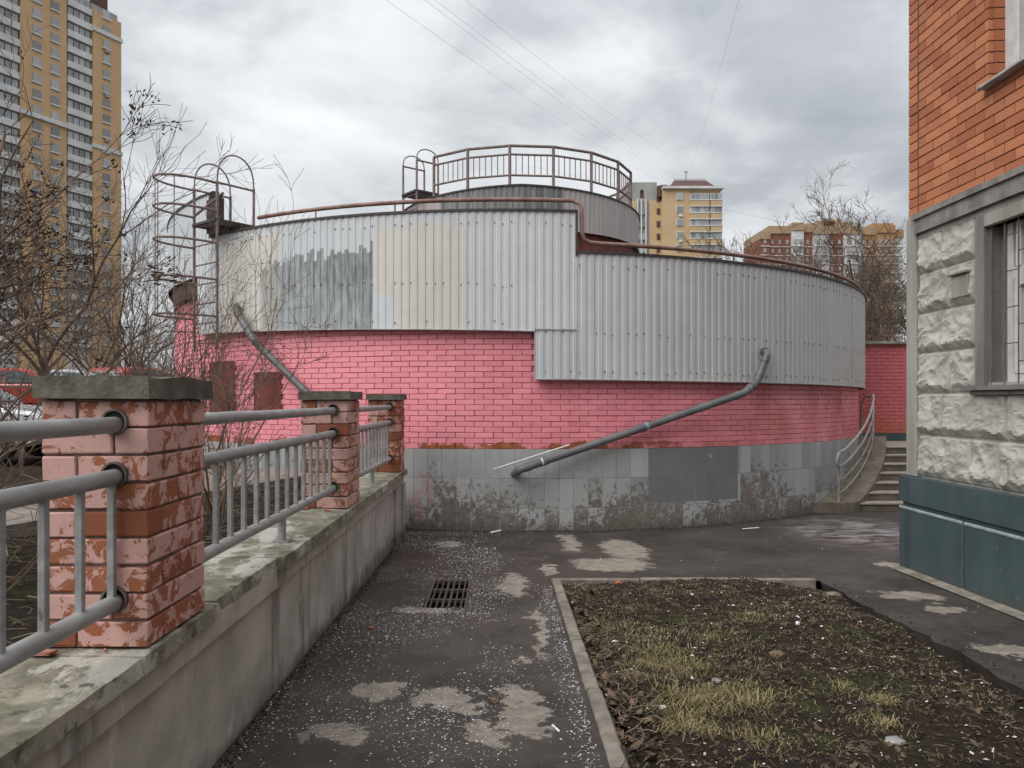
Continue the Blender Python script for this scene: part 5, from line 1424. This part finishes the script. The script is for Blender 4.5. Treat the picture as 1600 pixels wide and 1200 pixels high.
for (px, py, n_, r_, h) in ((1075, 1110, 900, .17, .09), (1150, 1105, 700, .16, .10), (1075, 1150, 500, .14, .085), (1020, 1030, 900, .26, .06), (1000, 1000, 700, .28, .055), (1060, 1045, 600, .2, .06), (1010, 1060, 500, .2, .06), (935, 985, 300, .14, .05), (1175, 975, 420, .17, .05), (1110, 1005, 420, .2, .05),
                        (910, 925, 250, .2, .045), (1100, 915, 250, .35, .04), (1030, 930, 160, .16, .045), (1382, 1112, 330, .09, .06), (1372, 1145, 300, .09, .055), (1312, 1092, 160, .07, .05), (1280, 1010, 250, .4, .035), (1230, 1130, 300, .4, .04), (1190, 1180, 250, .14, .06), (970, 960, 300, .25, .04), (1150, 1040, 350, .3, .045), (1240, 960, 150, .3, .04), (1450, 1060, 150, .5, .03), (1330, 1000, 200, .5, .03)):
    x0, y0 = Gb(px, py)
    for k in range(int(n_ * .75)):
        x, y = x0 + rng.gauss(0, r_ * .55), y0 + rng.gauss(0, r_ * .75)
        if BX0 + .06 < x < BX1 and y < BY1 - .05: blade(x, y, h * rng.uniform(.4, 1.1), rng.uniform(.7, 1.0), math.atan2(y - y0, x - x0) + 4 * mn.noise((x * 3, y * 3, 1)))
for k in range(4500):
    x, y = bed_pt()
    if mn.noise((x * 1.7, y * 1.7, 0)) > .10: blade(x, y, rng.uniform(.015, .05), rng.uniform(.5, 1))
gr = mb.build('winter_grass', M_grass, None, kind='stuff'); gr['label'] = 'yellow-green winter grass tufts in the bed'
# garden floor litter behind the wall
mb = MB()
for k in range(2600):
    y = 1.5 + 8.5 * rng.random(); x = -1.75 - 4 * rng.random() ** 1.5; a_ = rng.uniform(0, FULL); l = rng.uniform(.04, .3); p = Vector((x, y, garden_z(x, y) + rng.uniform(.0, .07))); d = Vector((math.cos(a_), math.sin(a_), rng.gauss(0, .15))) * l
    mb.tube([p, p + d * .5 + Vector((0, 0, .01)), p + d], rng.uniform(.0015, .004), 3, False)
mb.build('garden_brushwood', M_stick, None, kind='stuff')['label'] = 'dry brushwood lying on the garden soil behind the wall'
# single pieces of litter
def crumple(name, p, s, m, lab, cat, seed, flat=.5):
    rr = random.Random(seed); bm = bmesh.new(); bmesh.ops.create_icosphere(bm, subdivisions=2, radius=1)
    for v in bm.verts:
        q = 1 + .45 * mn.noise(v.co * 1.9 + Vector((seed, 0, 0))) + rr.uniform(-.12, .12); v.co = Vector((v.co.x * q * s, v.co.y * q * s * .75, v.co.z * q * s * flat))
    me = bpy.data.meshes.new(name); bm.to_mesh(me); bm.free(); return tag(link(name, me, m, None, loc=p, rot=(0, 0, seed)), lab, cat)
M_film = mat('dull_plastic_film', lambda n: {'Base Color': (.40, .40, .40), 'Roughness': .3, 'Transmission Weight': .35})
M_or_ = mat('orange_leaf', lambda n: {'Base Color': n.mix(n.noise(n.pos(), 60, 3, .6), (.36, .09, .03), (.42, .19, .08)), 'Roughness': .7})
def soilp(px, py): x, y = Gb(px, py); return Vector((x, y, soil_z(x, y) + .008))
crumple('plastic_bag', soilp(1400, 1174), .05, M_film, 'crumpled clear plastic scrap at the lower right of the bed', 'litter', 3, .35)
crumple('plastic_bag', soilp(1272, 906) + Vector((-.02, -.08, .03)), .035, M_film, 'crumpled pale plastic at the far right corner of the bed', 'litter', 5, .6)
crumple('paper_scrap', soilp(1036, 1116), .022, M_white2, 'crumpled white paper scrap among the yellow grass tufts', 'litter', 6, .5)
crumple('paper_scrap', soilp(960, 1011), .022, M_white2, 'flat white paper scrap left of the long grass patch', 'litter', 7, .25)
crumple('paper_scrap', soilp(1120, 1076), .035, M_film, 'grey plastic scrap in the middle of the bed', 'litter', 8, .25)
crumple('stone', soilp(1302, 930) + Vector((0, 0, .01)), .07, M_kerb, 'flat grey stone near the broken asphalt edge of the bed', 'stone', 9, .35)
crumple('bottle_cap', soilp(895, 947), .014, M_white2, 'round white bottle cap near the far kerb corner', 'litter', 10, .4)
crumple('dry_leaf', soilp(1215, 1036), .05, M_leaf, 'curled tan dead leaf right of the middle of the bed', 'leaf', 12, .4)
crumple('dry_leaf', soilp(966, 915), .05, M_or_, 'reddish brown dead leaf against the far kerb', 'leaf', 13, .4)
crumple('dry_leaf', G(581, 981) + Vector((0, 0, .006)), .026, M_or_, 'orange leaf on the asphalt left of the grate', 'leaf', 14, .22)
crumple('dry_leaf', G(772, 1097) + Vector((0, 0, .012)), .026, M_leaf, 'curled brown leaf on the pale dry patch of asphalt', 'leaf', 15, .5)
crumple('dry_leaf', G(697, 899) + Vector((0, 0, .006)), .02, M_or_, 'small orange leaf at the far edge of the grate', 'leaf', 16, .3)
crumple('orange_peel', soilp(1039, 1134), .016, M_or_, 'small bright orange scrap among the grass tufts', 'litter', 17, .5)
def strip(px0, py0, px1, py1, lab, h=.02, wd_=.03):
    a_, b_ = G(px0, py0), G(px1, py1); mb = MB(); d = (b_ - a_); an = math.atan2(d.y, d.x)
    mb.box((a_ + b_) / 2 + Vector((0, 0, h)), (d.length, wd_, .006), Matrix.Rotation(an, 3, 'Z') @ Matrix.Rotation(.35, 3, 'X')); tag(mb.build('plastic_strip', M_white, None, bevel=.001), lab, 'litter')
strip(767, 834, 783, 831, 'short white plastic strip at the foot of the plinth')
strip(1160, 827, 1186, 825, 'thin pale strip lying on the asphalt by the plinth', .006, .015)
strip(863, 1134, 874, 1144, 'small pale stick on the asphalt beside the kerb', .004, .01)

# silt and debris in the corners; the dark flakes also stand for contact shadow
M_silt_shade = mat('silt_contact_shade', lambda n: {'Base Color': n.mix(n.island(), (.018, .014, .011), (.11, .085, .06)), 'Roughness': .95})
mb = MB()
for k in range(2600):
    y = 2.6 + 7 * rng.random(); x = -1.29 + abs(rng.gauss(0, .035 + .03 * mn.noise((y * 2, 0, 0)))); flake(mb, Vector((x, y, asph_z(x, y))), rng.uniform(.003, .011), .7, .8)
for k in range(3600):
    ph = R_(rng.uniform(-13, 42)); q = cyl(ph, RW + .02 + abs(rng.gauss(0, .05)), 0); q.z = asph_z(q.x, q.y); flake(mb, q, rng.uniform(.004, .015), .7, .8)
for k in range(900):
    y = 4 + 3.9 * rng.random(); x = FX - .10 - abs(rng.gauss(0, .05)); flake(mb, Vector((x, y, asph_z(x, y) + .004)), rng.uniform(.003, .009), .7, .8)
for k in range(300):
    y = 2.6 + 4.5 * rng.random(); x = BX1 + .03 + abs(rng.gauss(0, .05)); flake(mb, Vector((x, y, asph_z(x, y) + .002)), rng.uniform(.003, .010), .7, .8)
mb.build('silt', M_silt_shade, None, kind='stuff')['label'] = 'silt and crumbs along the wall bases, dark to stand for contact shadow too'
